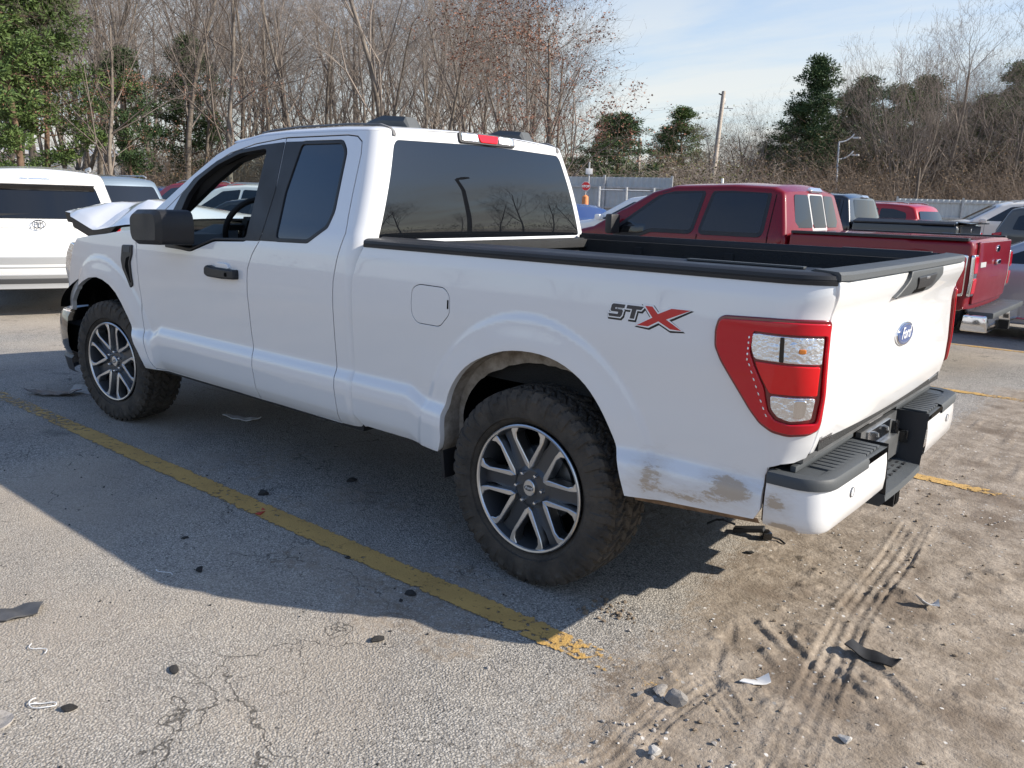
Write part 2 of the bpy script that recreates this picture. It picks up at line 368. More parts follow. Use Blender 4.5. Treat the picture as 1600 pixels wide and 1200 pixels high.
XT=table([(.2,-1.10),(.76,-1.10),(.82,-1.122),(.90,-1.138),(1.0,-1.140),(1.2,-1.130),(1.26,-1.136),(1.33,-1.160),(1.37,-1.160),(1.40,-1.150),(2.2,-1.15)],.012)
XB=-.97;RB=.17
def bedmap(u,v):
    u=np.asarray(u,float);v=np.asarray(v,float)
    d=np.maximum(XB-u,0);th=np.minimum(d/RB,1.25)
    off=(XT(v)+1.130)*sstep(.1,1.0,th)
    x=np.where(u>=XB,u,XB-RB*np.sin(th)+off);y=Yside(np.maximum(u,XB),v)-RB*(1-np.cos(th))
    s=np.maximum(d/RB-1.25,0)*RB
    return np.stack([x-s*np.cos(1.25),y-s*np.sin(1.25),v],-1)
def tgmap(y,z):
    y=np.asarray(y,float);z=np.asarray(z,float)
    return np.stack([XT(z)+.012-.008*(1-(y/.89)**2),y,z+0*y],-1)
def sidemap(x,z): return np.stack([np.asarray(x,float)+0*z,Yside(x,z),np.asarray(z,float)+0*x],-1)
# ------------------------------------------------------------------ white pickup
OUT_L = (0, 1, .1); OUT_B = (-1, 0, .1)
truck = thing('white_pickup_truck', 'white extended cab pickup with crumpled hood and muddy rear bumper', 'pickup truck')
A_SIL = [(3.068, 1.463), (2.725, 1.681), (2.509, 1.806), (2.339, 1.868), (2.104, 1.900), (1.876, 1.908), (1.30, 1.905)]
FD_FRONT = [(3.10, .462), (3.14, .533), (3.165, .607), (3.21, .722), (3.222, .90), (3.220, 1.014), (3.214, 1.14), (3.214, 1.25), (3.195, 1.322)]
FD_TOP = [(3.035, 1.405), (2.892, 1.499), (2.706, 1.637), (2.545, 1.738), (2.377, 1.808), (2.144, 1.856), (1.90, 1.880), (1.872, 1.882)]
B_CUT = [(1.852, 1.70), (1.846, 1.60), (1.864, 1.381), (1.887, 1.337), (1.942, 1.266), (1.982, 1.187), (1.995, 1.047), (1.999, .83), (1.993, .745), (1.975, .69), (1.963, .583), (1.960, .488), (1.975, .447)]
front_door = np.array(FD_FRONT+FD_TOP+B_CUT)
rd_rear = [(1.36, 1.884), (1.285, 1.876), (1.243, 1.85), (1.226, 1.79), (1.213, 1.60), (1.203, 1.50), (1.19, 1.413), (1.225, 1.285), (1.246, 1.18), (1.254, 1.052), (1.260, .889), (1.262, .757), (1.252, .654), (1.243, .532), (1.26, .455)]
rear_door = np.array([(x-.0066, z) for x, z in [FD_TOP[-1]]+B_CUT][::-1]+rd_rear)
O_WIN = rnd([(2.755, 1.275), (2.742, 1.473), (2.715, 1.567), (2.64, 1.655), (2.476, 1.744), (2.275, 1.807), (2.02, 1.831), (2.004, 1.352), (2.319, 1.337), (2.57, 1.264)], .03)
T_WIN = rnd([(2.86, 1.254), (2.85, 1.45), (2.79, 1.570), (2.69, 1.668), (2.49, 1.770), (2.302, 1.826), (2.077, 1.852), (1.871, 1.864), (1.8450, 1.6), (1.8633, 1.385), (1.882, 1.341), (2.322, 1.325), (2.577, 1.248)], .012)
R_GLASS = rnd([(1.717, 1.846), (1.392, 1.845), (1.35, 1.80), (1.326, 1.515), (1.347, 1.446), (1.471, 1.371), (1.735, 1.365), (1.752, 1.6)], .022)
R_TRIM = rnd([(1.8672, 1.864), (1.38, 1.862), (1.334, 1.80), (1.306, 1.509), (1.330, 1.431), (1.466, 1.350), (1.880, 1.343), (1.8598, 1.385), (1.8412, 1.6)], .012)
T = truck
uend = lambda v: float(XRl(v)+RC-RC*PI/2)
frame_out = [(1.24, .45), (3.20, .45), (3.232, .72), (3.236, 1.25), (3.215, 1.355)]+A_SIL+[(1.17, 1.905)]+[(uend(v), v) for v in np.linspace(1.905, .46, 24)]
hole = np.concatenate([offset(ccw(front_door), .0)[0]])
door_union = FD_FRONT+FD_TOP+[(1.864, 1.883)]+rd_rear
hole = offset(ccw(resample(door_union, .03)), .0055)[0]
panel('cab_side', frame_out, cabmap, 'white_paint', T, [hole], e=.0015, thick=.0042, out=OUT_L, mirror=True, cell=.016)
fdL, fdR = panel('front_door', front_door, cabmap, 'white_paint', T, [offset(ccw(O_WIN), .02)[0]], e=.0015, thick=.0042, out=OUT_L, mirror=True, cell=.016)
rdL, rdR = panel('rear_door', rear_door, cabmap, 'white_paint', T, [offset(ccw(R_GLASS), .02)[0]], e=.0015, thick=.0042, out=OUT_L, mirror=True, cell=.016)
for s, fd, rd in ((0, fdL, rdL), (1, fdR, rdR)):
    M_ = (lambda u, v: cabmap(u, v)) if not s else (lambda u, v: cabmap(u, v)*[1, -1, 1])
    ol = OUT_L if not s else (0, -1, .1)
    panel('window_trim', T_WIN, M_, 'black_plastic', fd, [O_WIN], e=.003, thick=.03, lift=.0025, out=ol, cell=.05)
    panel('window_trim', R_TRIM, M_, 'black_plastic', rd, [R_GLASS], e=.003, thick=.02, lift=.0025, out=ol, cell=.05)
    panel('side_glass', offset(ccw(R_GLASS), .004)[0], M_, 'privacy_glass', rd, e=.001, thick=.005, lift=-.005, out=ol, cell=.04)
    panel('door_lining', offset(ccw(front_door), .012)[0], M_, 'seam', fd, [offset(ccw(O_WIN), .015)[0]], e=.002, thick=.05, lift=-.0044, out=ol, cell=.022)
    panel('door_lining', offset(ccw(rear_door), .012)[0], M_, 'seam', rd, [offset(ccw(R_GLASS), .0)[0]], e=.002, thick=.05, lift=-.0044, out=ol, cell=.022)
    # handle: black pull with a painted bowl above it
    sg = 1 if not s else -1
    hm = (lambda u, v: M_(u, v)); H = rnd([(2.372, 1.128), (2.372, 1.170), (2.345, 1.184), (2.30, 1.176), (2.10, 1.172), (2.066, 1.176), (2.063, 1.122), (2.20, 1.116), (2.34, 1.118)], .012)
    hd = panel('handle', H, M_, 'black_plastic', fd, e=.012, thick=.035, lift=.034, out=ol, cell=.05)
    panel('handle_bowl', rnd([(2.285, 1.172), (2.27, 1.205), (2.16, 1.204), (2.14, 1.172)], .02), M_, 'white_paint', fd, e=.006, thick=.02, lift=.014, out=ol, cell=.05)
    panel('key_cylinder', rnd([(2.152, 1.133), (2.152, 1.155), (2.130, 1.155), (2.130, 1.133)], .008), M_, 'deep_black', hd, e=.002, thick=.01, lift=.037, out=ol)
# clear side glass on the far door only: the near window is rolled down
panel('side_glass', offset(ccw(O_WIN), .004)[0], lambda u, v: cabmap(u, v)*[1, -1, 1], 'clear_glass', fdR, e=.001, thick=.004, lift=-.012, out=(0, -1, 0), cell=.05)
# back wall of the cab with the rear window
def backmap(y, z):
    w = Yside(1.3, z)-RC; k = np.clip(1-(y/w)**2, 0, 1)
    return np.stack([XRl(z)-.018*k, y, z+0*y], -1)
yb = lambda z: float(Yside(1.3, z)-RC)
ZH = lambda y: 1.905+.032*(1-(y/.70)**2)
bk = [(yb(z)+.001, z) for z in np.linspace(.5, 1.90, 15)]+[(y, ZH(y)) for y in np.linspace(.668, -.668, 21)]+[(-yb(z)-.001, z) for z in np.linspace(1.90, .5, 15)]
RWIN = rnd([(yb(1.39)-.012, 1.388), (yb(1.84)-.008, 1.84), (.66, 1.866), (0, 1.880), (-.66, 1.866), (-yb(1.84)+.008, 1.84), (-yb(1.39)+.012, 1.388)], .02)
cb_ = panel('cab_back', bk, backmap, 'white_paint', T, [RWIN], e=.003, thick=.02, out=OUT_B, cell=.04)
panel('rear_window', offset(ccw(RWIN), .002)[0], backmap, 'tinted_glass', T, e=.001, thick=.006, lift=-.003, out=OUT_B, cell=.05)
# high mounted stop lamp: white ends, red centre
ch = panel('stop_lamp_housing', rnd([(.232, 1.880), (.228, 1.938), (-.228, 1.938), (-.232, 1.880)], .018), backmap, 'black_plastic', T, e=.004, thick=.03, lift=.012, out=OUT_B, cell=.05)
for a, b, mm, nm in ((.215, .085, 'clear_lens', 'cargo_lens'), (.08, -.08, 'red_lens_bright', 'stop_lens'), (-.085, -.215, 'clear_lens', 'cargo_lens')):
    q = .012 if a == .08 else 0
    panel(nm, rnd([(a-q, 1.889), (a+q*.4, 1.931), (b-q*.4, 1.931), (b+q, 1.889)], .008), backmap, mm, ch, e=.004, thick=.01, lift=.018, out=OUT_B, cell=.03)
# roof: rim rolled over from the sides, back and header, crown inside
zb_tab = np.array([(1.0, 1.905), (1.30, 1.905), (1.876, 1.908), (2.104, 1.900), (2.339, 1.868), (2.5, 1.83)])
zb = lambda x: np.interp(x, zb_tab[:, 0], zb_tab[:, 1])
XF = 2.36
ring = []
for x in np.linspace(XF, 1.30, 30): ring.append((x, float(Yside(x, zb(x)))))
cx, cy = float(XRl(1.905))+RC, float(Yside(1.3, 1.905))-RC
for a in np.linspace(.1, PI/2, 8): ring.append((cx-RC*math.sin(a), cy+RC*math.cos(a)))
for y in np.linspace(cy-.05, -(cy-.05), 24): ring.append((float(backmap(np.array(y), np.array(1.905))[0]), y))
L = [q for q in ring if q[1] > cy-.02]; ring += [(x, -y) for x, y in L[::-1]]
yf = L[0][1]
for y in np.linspace(-yf, yf, 22)[1:-1]: ring.append((XF+.10*(1-(y/yf)**2), y))
ring = ccw(ring)
def base_z(q):
    x, y = q
    z = float(zb(min(x, 2.5)))
    if x < 1.2 and abs(y) < cy: z = ZH(y)
    if x >= XF: z = 1.868+.028*(1-(y/yf)**2)
    return z
bz = np.array([base_z(q) for q in ring]); RI = .13
ztop = lambda x, y: np.interp(x, [1.0, 1.15, 1.45, 1.876, 2.104, 2.339, 2.5], [1.944, 1.950, 1.962, 1.960, 1.951, 1.920, 1.893])-.018*(y/.7)**2
V = []; F = []; n = len(ring); rows = [0, .003, .010, .022, .04, .065, .095, RI]
onrm = offset(ring, 1)[1]
for d in rows:
    P = ring-onrm*d; k = math.sqrt(max(0, 1-(1-d/RI)**2)); zt = ztop(P[:, 0], P[:, 1])
    V += [(x, y, b+(t-b)*k) for (x, y), b, t in zip(P, bz, zt)]
for k in range(len(rows)-1): F += [(k*n+i, k*n+(i+1) % n, (k+1)*n+(i+1) % n, (k+1)*n+i) for i in range(n)]
uv, f2 = fill([ring-onrm*RI], .05); b0 = len(V); V += [(x, y, float(ztop(x, y))) for x, y in uv]; F += [tuple(b0+i for i in f) for f in f2]
ro = MB(); ro.V = V; ro.F = F; roof = ro.build('roof', 'white_paint', T, 60)
bm = bmesh.new(); bm.from_mesh(roof.data); bmesh.ops.remove_doubles(bm, verts=bm.verts, dist=.0008); bmesh.ops.recalc_face_normals(bm, faces=bm.faces); bm.to_mesh(roof.data); bm.free()
for s in (1, -1):   # grey ditch moulding running to the back edge of the roof, and the black roof pods
    pts = [(x, s*(float(Yside(max(x, 1.25), 1.9))-.085), float(ztop(x, .69))+.006-(.026 if x > 2.2 else 0)) for x in np.linspace(2.28, 1.22, 14)]
    pts += [(1.165, s*.674, 1.925), (1.135, s*.672, 1.905), (1.122, s*.676, 1.882)]
    b = MB(); V = []; F = []
    for i, q in enumerate(pts):
        w = .013; V += [(q[0], q[1]-w, q[2]-.004), (q[0], q[1]-w*.7, q[2]+.004), (q[0], q[1]+w*.7, q[2]+.004), (q[0], q[1]+w, q[2]-.004)]
    for i in range(len(pts)-1): F += [(4*i+k, 4*i+k+1, 4*i+5+k, 4*i+4+k) for k in range(3)]
    b.add(V, F); b.build('roof_moulding', 'roof_trim', T)
    y0 = s*.47
    P = [(1.20, 0), (1.23, .052), (1.40, .058), (1.50, .035), (1.58, 0)]
    b = MB(); V = []
    for dy, sh in ((-.05, 1), (-.035, .0), (.035, .0), (.05, 1)):
        V += [(x+(0 if not sh else (.0)), y0+dy, float(ztop(x, y0))-.004+z*(.55 if sh else 1)) for x, z in P]
    m_ = len(P); F = [(j*m_+i, j*m_+i+1, (j+1)*m_+i+1, (j+1)*m_+i) for j in range(3) for i in range(m_-1)]+[tuple(range(m_)), tuple(range(3*m_, 4*m_))]
    b.add(V, F); b.build('roof_pod', 'grey_plastic', T, 25)
# windscreen
def wsmap(s, t):
    s = np.asarray(s, float); t = np.asarray(t, float); k = 1-s*s
    top = np.stack([XF-.005+.10*k, s*(yf-.012), 1.862+.028*k], -1); bot = np.stack([3.05+.34*k, s*.915, 1.435-.06*k], -1)
    return top+(bot-top)*t[..., None]+np.stack([0*t, 0*t, .02*np.sin(PI*t)], -1)
panel('windscreen', [(-.985, .01), (.985, .01), (.985, 1.06), (-.985, 1.06)], wsmap, 'clear_glass', T, e=.001, thick=.004, out=(1, 0, .6), cell=.09, step=.06)
for s in (1, -1):   # dark inner faces of the pillars
    b = MB(); b.tube([(3.10, s*.86, 1.36), (2.86, s*.82, 1.51), (2.62, s*.765, 1.68), (2.42, s*.72, 1.80), (2.2, s*.70, 1.845), (1.3, s*.70, 1.86)], [.05, .05, .05, .05, .042, .04], 6)
    b.box((1.93, s*.80, 1.62), (.13, .05, .5), Matrix.Rotation(s*.35, 3, 'X')); b.box((1.22, s*.80, 1.62), (.12, .05, .5), Matrix.Rotation(s*.35, 3, 'X'))
    b.box((2.1, s*.87, .46), (2.0, .09, .05))
    b.build('pillar_lining', 'interior_dark', T)
MB().box((1.80, 0, 1.888), (1.15, 1.30, .012)).build('headliner', 'headliner', T)
MB().box((2.1, 0, .52), (2.1, 1.72, .05)).box((1.13, 0, .95), (.03, 1.66, .86)).box((3.18, 0, .85), (.06, 1.7, .75)).build('cab_floor', 'interior_dark', T)
# dashboard, wheel, seats
b = MB(); V = []; F = []
sec = [(3.34, 1.30), (3.05, 1.335), (2.82, 1.33), (2.74, 1.27), (2.76, 1.10), (2.88, .90), (3.2, .86)]
for y in (-.86, -.4, .12, .2, .55, .62, .86):
    up = .05 if .15 < y < .6 else 0
    V += [(x-(.04 if up and 0 < i < 5 else 0), y, z+(up if i in (1, 2) else 0)) for i, (x, z) in enumerate(sec)]
for j in range(6): F += [(j*7+i, j*7+i+1, (j+1)*7+i+1, (j+1)*7+i) for i in range(6)]
b.add(V, F); dash = b.build('dashboard', 'interior_grey', T, 30)
MB().box((2.735, 0, 1.17), (.02, .26, .2)).box((2.72, .40, 1.32), (.03, .30, .12)).build('display', 'gloss_black', dash, bevel=.006)
MB().box((2.70, .80, 1.19), (.02, .03, .10)).build('air_vent', 'badge_blue', dash)
b = MB(); c = Vector((2.70, .46, 1.385)); tilt = Matrix.Rotation(math.radians(62), 3, 'Y')
pts = [c+tilt @ Vector((.19*math.cos(a), .19*math.sin(a), 0)) for a in np.linspace(0, 2*PI, 33)]
b.tube(pts, .018, 8, False); b.box(c+tilt @ Vector((0, 0, -.02)), (.13, .16, .05), tilt)
for a in (0, PI, -PI/2): b.box(c+tilt @ Vector((.11*math.cos(a+PI/2), .11*math.sin(a+PI/2), -.01)), (.04, .13, .02), tilt @ Matrix.Rotation(a, 3, 'Z'))
b.tube([c, c+tilt @ Vector((0, 0, -.28))], .035); b.build('steering_wheel', 'interior_dark', T)
for s in (1, -1):
    b = MB(); b.box((2.12, s*.40, .86), (.55, .5, .18)); b.box((1.82, s*.40, 1.17), (.16, .50, .62), Matrix.Rotation(-.22, 3, 'Y')); b.box((1.70, s*.40, 1.55), (.10, .26, .19), Matrix.Rotation(-.15, 3, 'Y'))
    b.build('seat', 'interior_grey', T, bevel=.03)
MB().box((1.33, 0, .92), (.4, 1.4, .16)).box((1.2, 0, 1.15), (.12, 1.4, .42)).build('rear_bench', 'interior_grey', T, bevel=.03)
b = MB(); b.box((2.52, .02, 1.74), (.05, .24, .07)); b.tube([(2.54, .02, 1.77), (2.50, .02, 1.85)], .012); b.build('inside_mirror', 'interior_dark', T, bevel=.015)
# ---- front wing, vent, lamp
fender = [(3.205, 1.345), (3.467, 1.322), (3.645, 1.298), (3.9, 1.272), (4.111, 1.246), (4.18, 1.195), (4.242, 1.112), (4.36, .99), (4.47, .86), (4.535, .78), (4.55, .70), (4.459, .70), (4.421, .767), (4.286, .853), (4.17, .905), (4.045, .946), (3.902, .986), (3.774, 1.0), (3.69, .99), (3.6, .963), (3.52, .915), (3.453, .847), (3.39, .765), (3.335, .669), (3.243, .554), (3.205, .489), (3.16, .458), (3.115, .462)]+[(x+.0066, z) for x, z in FD_FRONT]
wing, wingR = panel('front_wing', fender, sidemap, 'white_paint', T, e=.002, thick=.03, out=OUT_L, mirror=True, cell=.015)
VT = rnd([(3.40, 1.240), (3.262, 1.246), (3.268, 1.183), (3.30, 1.131), (3.300, .985), (3.33, .962), (3.412, 1.083), (3.424, 1.144)], .012)
vt = panel('wing_vent', VT, sidemap, 'black_plastic', wing, e=.008, thick=.01, lift=.009, out=OUT_L)
panel('vent_slot', rnd([(3.292, 1.175), (3.345, 1.16), (3.372, 1.10), (3.325, 1.0), (3.312, 1.0), (3.318, 1.13)], .01), sidemap, 'deep_black', vt, e=.002, thick=.004, lift=.0095, out=OUT_L)
panel('vent_badge', rnd([(3.385, 1.232), (3.285, 1.237), (3.29, 1.195), (3.375, 1.192)], .006), sidemap, 'grey_plastic', vt, e=.002, thick=.004, lift=.0115, out=OUT_L)
panel('head_lamp', rnd([(4.20, 1.20), (4.27, 1.115), (4.39, .985), (4.50, .86), (4.53, 1.0), (4.42, 1.13), (4.30, 1.21)], .02), lambda x, z: sidemap(x, z)-np.stack([0*x, .012+0*x, 0*x], -1), 'clear_lens', T, e=.01, thick=.05, out=OUT_L)
def liner(name, pts, y0, y1, m, par):
    V = []; n = len(pts)
    for y in (y0, y1): V += [(x, float(y if not callable(y) else y(x, z)), z) for x, z in pts]
    F = [(i, i+1, n+i+1, n+i) for i in range(n-1)]; return mesh(name, V, F, m, par, 60)
farch = spline([(4.459, .70), (4.421, .767), (4.286, .853), (4.045, .946), (3.902, .986), (3.774, 1.0), (3.6, .963), (3.453, .847), (3.335, .669), (3.243, .554), (3.205, .489), (3.16, .458)], 4)
RARCH = [(.50, .478), (.481, .531), (.478, .607), (.478, .676), (.447, .768), (.373, .867), (.278, .932), (.134, .988), (-.016, 1.004), (-.142, .986), (-.247, .934), (-.322, .863), (-.382, .773), (-.440, .653), (-.481, .524)]
rarch = spline(RARCH, 4)
for s in (1, -1):
    big = [(3.76+(x-3.76)*1.06, .5+(z-.5)*1.10) for x, z in farch]
    liner('wheel_liner', big, s*.955, s*.45, 'deep_black', T)
    V0 = lambda x, z: s*(float(Yside(x, z))-.03)
    liner('arch_flange', [(x, z) for x, z in rarch], V0, s*.88, 'liner_dust', T)
    big = [(.02+(x-.02)*1.05, .5+(z-.5)*1.12+.005) for x, z in rarch]
    liner('wheel_liner', big, s*.882, s*.45, 'deep_black', T)
    V = [(.02+(x-.02)*1.05, s*.880, .5+(z-.5)*1.12+.005) for x, z in rarch]; n = len(rarch)
    rg = random.Random(3); V += [(.02+(x-.02)*.955, s*.872, .5+(z-.5)*(.85+.02*rg.random())) for x, z in rarch]
    mesh('arch_inner_panel', V, [(i, i+1, n+i+1, n+i) for i in range(n-1)], 'liner_dust', T, 0)
# ---- buckled hood
hx = [3.30, 3.50, 3.72, 3.95, 4.08, 4.25, 4.42, 4.54, 4.63]; hy = [.86, .80, .62, .40, .15, -.25, -.6, -.86]
HZ = [[1.352, 1.375, 1.400, 1.41, 1.41, 1.405, 1.385, 1.35], [1.365, 1.41, 1.470, 1.48, 1.45, 1.415, 1.385, 1.345], [1.345, 1.41, 1.525, 1.505, 1.475, 1.42, 1.38, 1.335], [1.315, 1.34, 1.480, 1.53, 1.490, 1.43, 1.38, 1.32], [1.305, 1.33, 1.450, 1.525, 1.505, 1.44, 1.38, 1.31], [1.345, 1.40, 1.495, 1.50, 1.48, 1.43, 1.37, 1.30], [1.385, 1.43, 1.480, 1.47, 1.45, 1.41, 1.36, 1.29], [1.41, 1.44, 1.450, 1.44, 1.42, 1.39, 1.34, 1.28], [1.415, 1.43, 1.42, 1.41, 1.39, 1.36, 1.32, 1.27]]
V = []; F = []; nx, ny = len(hx), len(hy)
for lay in (0, 1):
    for i, x in enumerate(hx):
        for j, y in enumerate(hy):
            yy = y-(.05 if (i > 6 and j < 2) else 0)
            V.append((x+(.03*(1-(y/.86)**2)*3 if i > 5 else 0), yy*(1 if not lay else .985), HZ[i][j]-(0 if not lay else (.012 if i < 3 else .075))))
for lay in (0, 1):
    for i in range(nx-1):
        for j in range(ny-1):
            a = lay*nx*ny+i*ny+j; q = (a, a+ny, a+ny+1, a+1); F.append(q if lay == 0 else q[::-1])
b = MB(); b.V = V[:nx*ny]; b.F = F[:(nx-1)*(ny-1)]
hood = b.build('hood', 'white_paint', T, 0)
bm = bmesh.new(); bm.from_mesh(hood.data); bmesh.ops.subdivide_edges(bm, edges=bm.edges[:], cuts=2, use_grid_fill=True, smooth=.35); bm.to_mesh(hood.data); bm.free()
hood.data.polygons.foreach_set('use_smooth', [True]*len(hood.data.polygons)); hood.data.set_sharp_from_angle(angle=math.radians(14))
N_ = nx*ny; ed = [(i*ny, (i+1)*ny) for i in range(nx-1)]+[((nx-1)*ny+j, (nx-1)*ny+j+1) for j in range(ny-1)]+[((i+1)*ny+ny-1, i*ny+ny-1) for i in range(nx-1)]
V2 = [(x, y, z-.004) for x, y, z in V[:N_]]+V[N_:]
mesh('hood_frame', V2, [f for f in F[(nx-1)*(ny-1):]]+[(a, b_, b_+N_, a+N_) for a, b_ in ed], 'black_plastic', hood, 0)
# crushed nose: dark core, hanging bumper
b = MB(); b.box((3.85, 0, .92), (1.15, 1.3, .55)); b.box((4.45, 0, .85), (.12, 1.5, .40)); b.build('engine_bay', 'deep_black', T)
MB().box((3.30, 0, 1.31), (.16, 1.66, .05)).build('cowl', 'black_plastic', T)
def shell(name, prof, path, m, par, smooth=40):
    "sweep a (in-out, z) profile along a plan path of (x, y, nx, ny)"
    V = []; F = []; n = len(prof)
    for x, y, ax, ay in path: V += [(x+ax*o, y+ay*o, z) for o, z in prof]
    for i in range(len(path)-1): F += [(i*n+k, i*n+k+1, (i+1)*n+k+1, (i+1)*n+k) for k in range(n-1)]
    b = MB(); b.add(V, F); return b.build(name, m, par, smooth)
pth = []
for a in np.linspace(0, 1, 9):
    x = 4.70+.46*math.sin(a*PI/2)**.8 if a < 1 else 5.16; y = .93-.42*(1-math.cos(a*PI/2)); pth.append((x, y, math.sin(a*1.3), math.cos(a*1.3)))
br = shell('front_bumper_corner', [(-.07, .63), (-.02, .645), (0, .61), (.015, .50), (.01, .38), (-.02, .30)], [(x, y-.1, a, b_) for x, y, a, b_ in pth], 'gloss_black', T)
shell('bumper_skin', [(.012, .57), (.026, .56), (.032, .40), (.024, .33)], [(x, y-.1, a, b_) for x, y, a, b_ in pth[5:]], 'white_paint', br)
shell('bumper_valance', [(-.03, .31), (.0, .28), (-.02, .17), (-.06, .155)], [(x, y-.1, a, b_) for x, y, a, b_ in pth], 'black_plastic', br)
MB().box((4.85, .4, .42), (.35, .7, .22)).box((4.62, -.3, .62), (.12, 1.2, .2)).build('bumper_beam', 'deep_black', T)
# ---- bed
bed_out = [(1.034, 1.362), (1.063, 1.305), (1.08, 1.268), (1.102, 1.19), (1.105, 1.068), (1.112, .941), (1.120, .762), (1.109, .655), (1.112, .53), (1.09, .512), (1.055, .480), (.594, .478)]+[tuple(q) for q in spline(RARCH, 3)]+[(-.75, .545), (-.975, .563), (-.995, .60), (-.99, .715), (-1.002, .746), (-1.046, .760), (-1.101, .765), (-1.145, .782), (-1.146, .85), (-1.148, 1.0), (-1.152, 1.2), (-1.150, 1.254), (-1.136, 1.312), (-1.130, 1.342), (-1.126, 1.372)]
FUEL = rnd([(.690, 1.14), (.685, 1.195), (.645, 1.216), (.49, 1.214), (.458, 1.185), (.455, 1.105), (.515, 1.044), (.655, 1.045), (.688, 1.08)], .02)
bedL = panel('bed_side', bed_out, bedmap, 'white_paint_mud', T, [offset(ccw(FUEL), .003)[0]], e=.002, thick=.03, out=OUT_L, cell=.014)
fd_ = panel('fuel_door', FUEL, bedmap, 'white_paint', bedL, e=.0015, thick=.004, out=OUT_L, cell=.03)
panel('finger_slot', rnd([(.468, 1.125), (.468, 1.165), (.459, 1.165), (.459, 1.125)], .004), bedmap, 'deep_black', fd_, e=.001, thick=.003, lift=.0012, out=OUT_L)
panel('fuel_door_recess', offset(ccw(FUEL), .01)[0], bedmap, 'seam', bedL, e=.001, thick=.003, lift=-.005, out=OUT_L, cell=.06)
bedR = panel('bed_side', bed_out, lambda u, v: bedmap(u, v)*[1, -1, 1], 'white_paint', T, e=.004, thick=.03, out=(0, -1, .1), cell=.035)
us = np.concatenate([np.linspace(1.032, -.96, 26), np.linspace(-.98, -1.126, 9)])
for s in (1, -1):
    P = bedmap(us, 0*us+1.362); tg = np.gradient(P[:, :2], axis=0); nn = np.stack([-tg[:, 1], tg[:, 0]], -1); nn /= np.linalg.norm(nn, axis=1, keepdims=True); nn *= np.sign(nn[0, 1])
    path = [(x, s*y, a, s*b_) for (x, y, z), (a, b_) in zip(P, nn)]
    prof = [(.001, 1.357), (.006, 1.359), (.007, 1.371), (.0045, 1.3725), (.0045, 1.3745), (.006, 1.376), (.003, 1.388), (-.012, 1.396), (-.03, 1.3985), (-.10, 1.3985), (-.115, 1.404), (-.128, 1.404), (-.135, 1.39), (-.135, 1.345)]
    shell('bed_rail', prof, path, 'black_plastic', T, 30)
    MB().box((-.80, s*.84, 1.4045), (.42, .025, .006)).build('stake_pocket_cover', 'grey_plastic', T)
    b = MB(); b.add([(1.034, s*(.945), 1.357), (1.034, s*.81, 1.345), (1.034, s*.81, 1.395), (1.034, s*.93, 1.395), (1.06, s*.93, 1.357)], [(0, 1, 2, 3), (0, 4, 3)]); b.build('rail_end', 'black_plastic', T, 0)
# box interior
b = MB(); b.box((-.03, 0, .84), (2.16, 1.62, .04))
for k in range(13): b.box((-.03, -.6+k*.1, .865), (2.1, .05, .012))
b.build('bed_floor', 'bed_liner', T)
for s in (1, -1):
    b = MB(); b.box((-.03, s*.80, 1.11), (2.12, .03, .52)); b.box((0, s*.70, .96), (.9, .2, .22), taper=(.8, .8))
    for xx, ww in ((.78, .32), (.28, .5), (-.38, .6), (-.88, .26)): b.box((xx, s*.782, 1.25), (ww, .012, .10)); 
    for xx in (.58, 0, -.72, -1.02): b.box((xx, s*.779, 1.13), (.05, .018, .42))
    b.build('bed_wall', 'bed_liner', T, bevel=.004)
b = MB(); b.box((1.015, 0, 1.11), (.05, 1.62, .53)); b.box((1.0, 0, 1.345), (.09, 1.62, .05))
for k in range(7): b.box((.985, -.66+k*.22, 1.08), (.02, .07, .40))
b.box((.985, 0, 1.29), (.018, 1.5, .02)); b.build('bed_front_wall', 'bed_liner', T, bevel=.006)
# ---- tailgate
tgy = [(.890, 1.372), (.893, 1.342), (.886, 1.312), (.874, 1.256), (.866, 1.2), (.862, 1.0), (.862, .85), (.868, .79)]
TG = tgy+[(-y, z) for y, z in tgy[::-1]]
tail = panel('tailgate', TG, tgmap, 'white_paint', T, e=.008, thick=.045, out=OUT_B, cell=.035)
MB().box((-1.09, 0, 1.08), (.05, 1.66, .56)).build('tailgate_inner', 'bed_liner', T)
prof = [(-1.152, 1.372), (-1.160, 1.374), (-1.158, 1.392), (-1.150, 1.401), (-1.075, 1.406), (-1.062, 1.40), (-1.062, 1.37)]
ys = np.linspace(.890, -.890, 25); V = []; m_ = len(prof)
for y in ys: V += [(x-.008*(1-(y/.89)**2)+(.014 if abs(y) > .87 else 0), y, z+.012*sstep(.2, -.5, y)*0) for x, z in prof]
F = [(i*m_+k, i*m_+k+1, (i+1)*m_+k+1, (i+1)*m_+k) for i in range(24) for k in range(m_-1)]+[tuple(range(m_)), tuple(range(24*m_, 25*m_))]
b = MB(); b.add(V, F); cap = b.build('tailgate_cap', 'grey_plastic', tail, 30)
HB = rnd([(.27, 1.278), (.225, 1.296), (.150, 1.345), (.138, 1.371), (-.36, 1.371), (-.365, 1.335), (-.25, 1.288), (-.20, 1.281)], .01)
hb = panel('handle_bezel', HB, tgmap, 'grey_plastic', tail, e=.006, thick=.02, lift=.016, out=OUT_B, cell=.04)
panel('handle_pull', rnd([(.02, 1.30), (.05, 1.345), (-.24, 1.35), (-.20, 1.305)], .01), tgmap, 'black_plastic', hb, e=.004, thick=.01, lift=.021, out=OUT_B)
panel('handle_recess', rnd([(.06, 1.287), (.04, 1.301), (-.13, 1.301), (-.11, 1.287)], .005), tgmap, 'deep_black', hb, e=.001, thick=.004, lift=.0185, out=OUT_B)
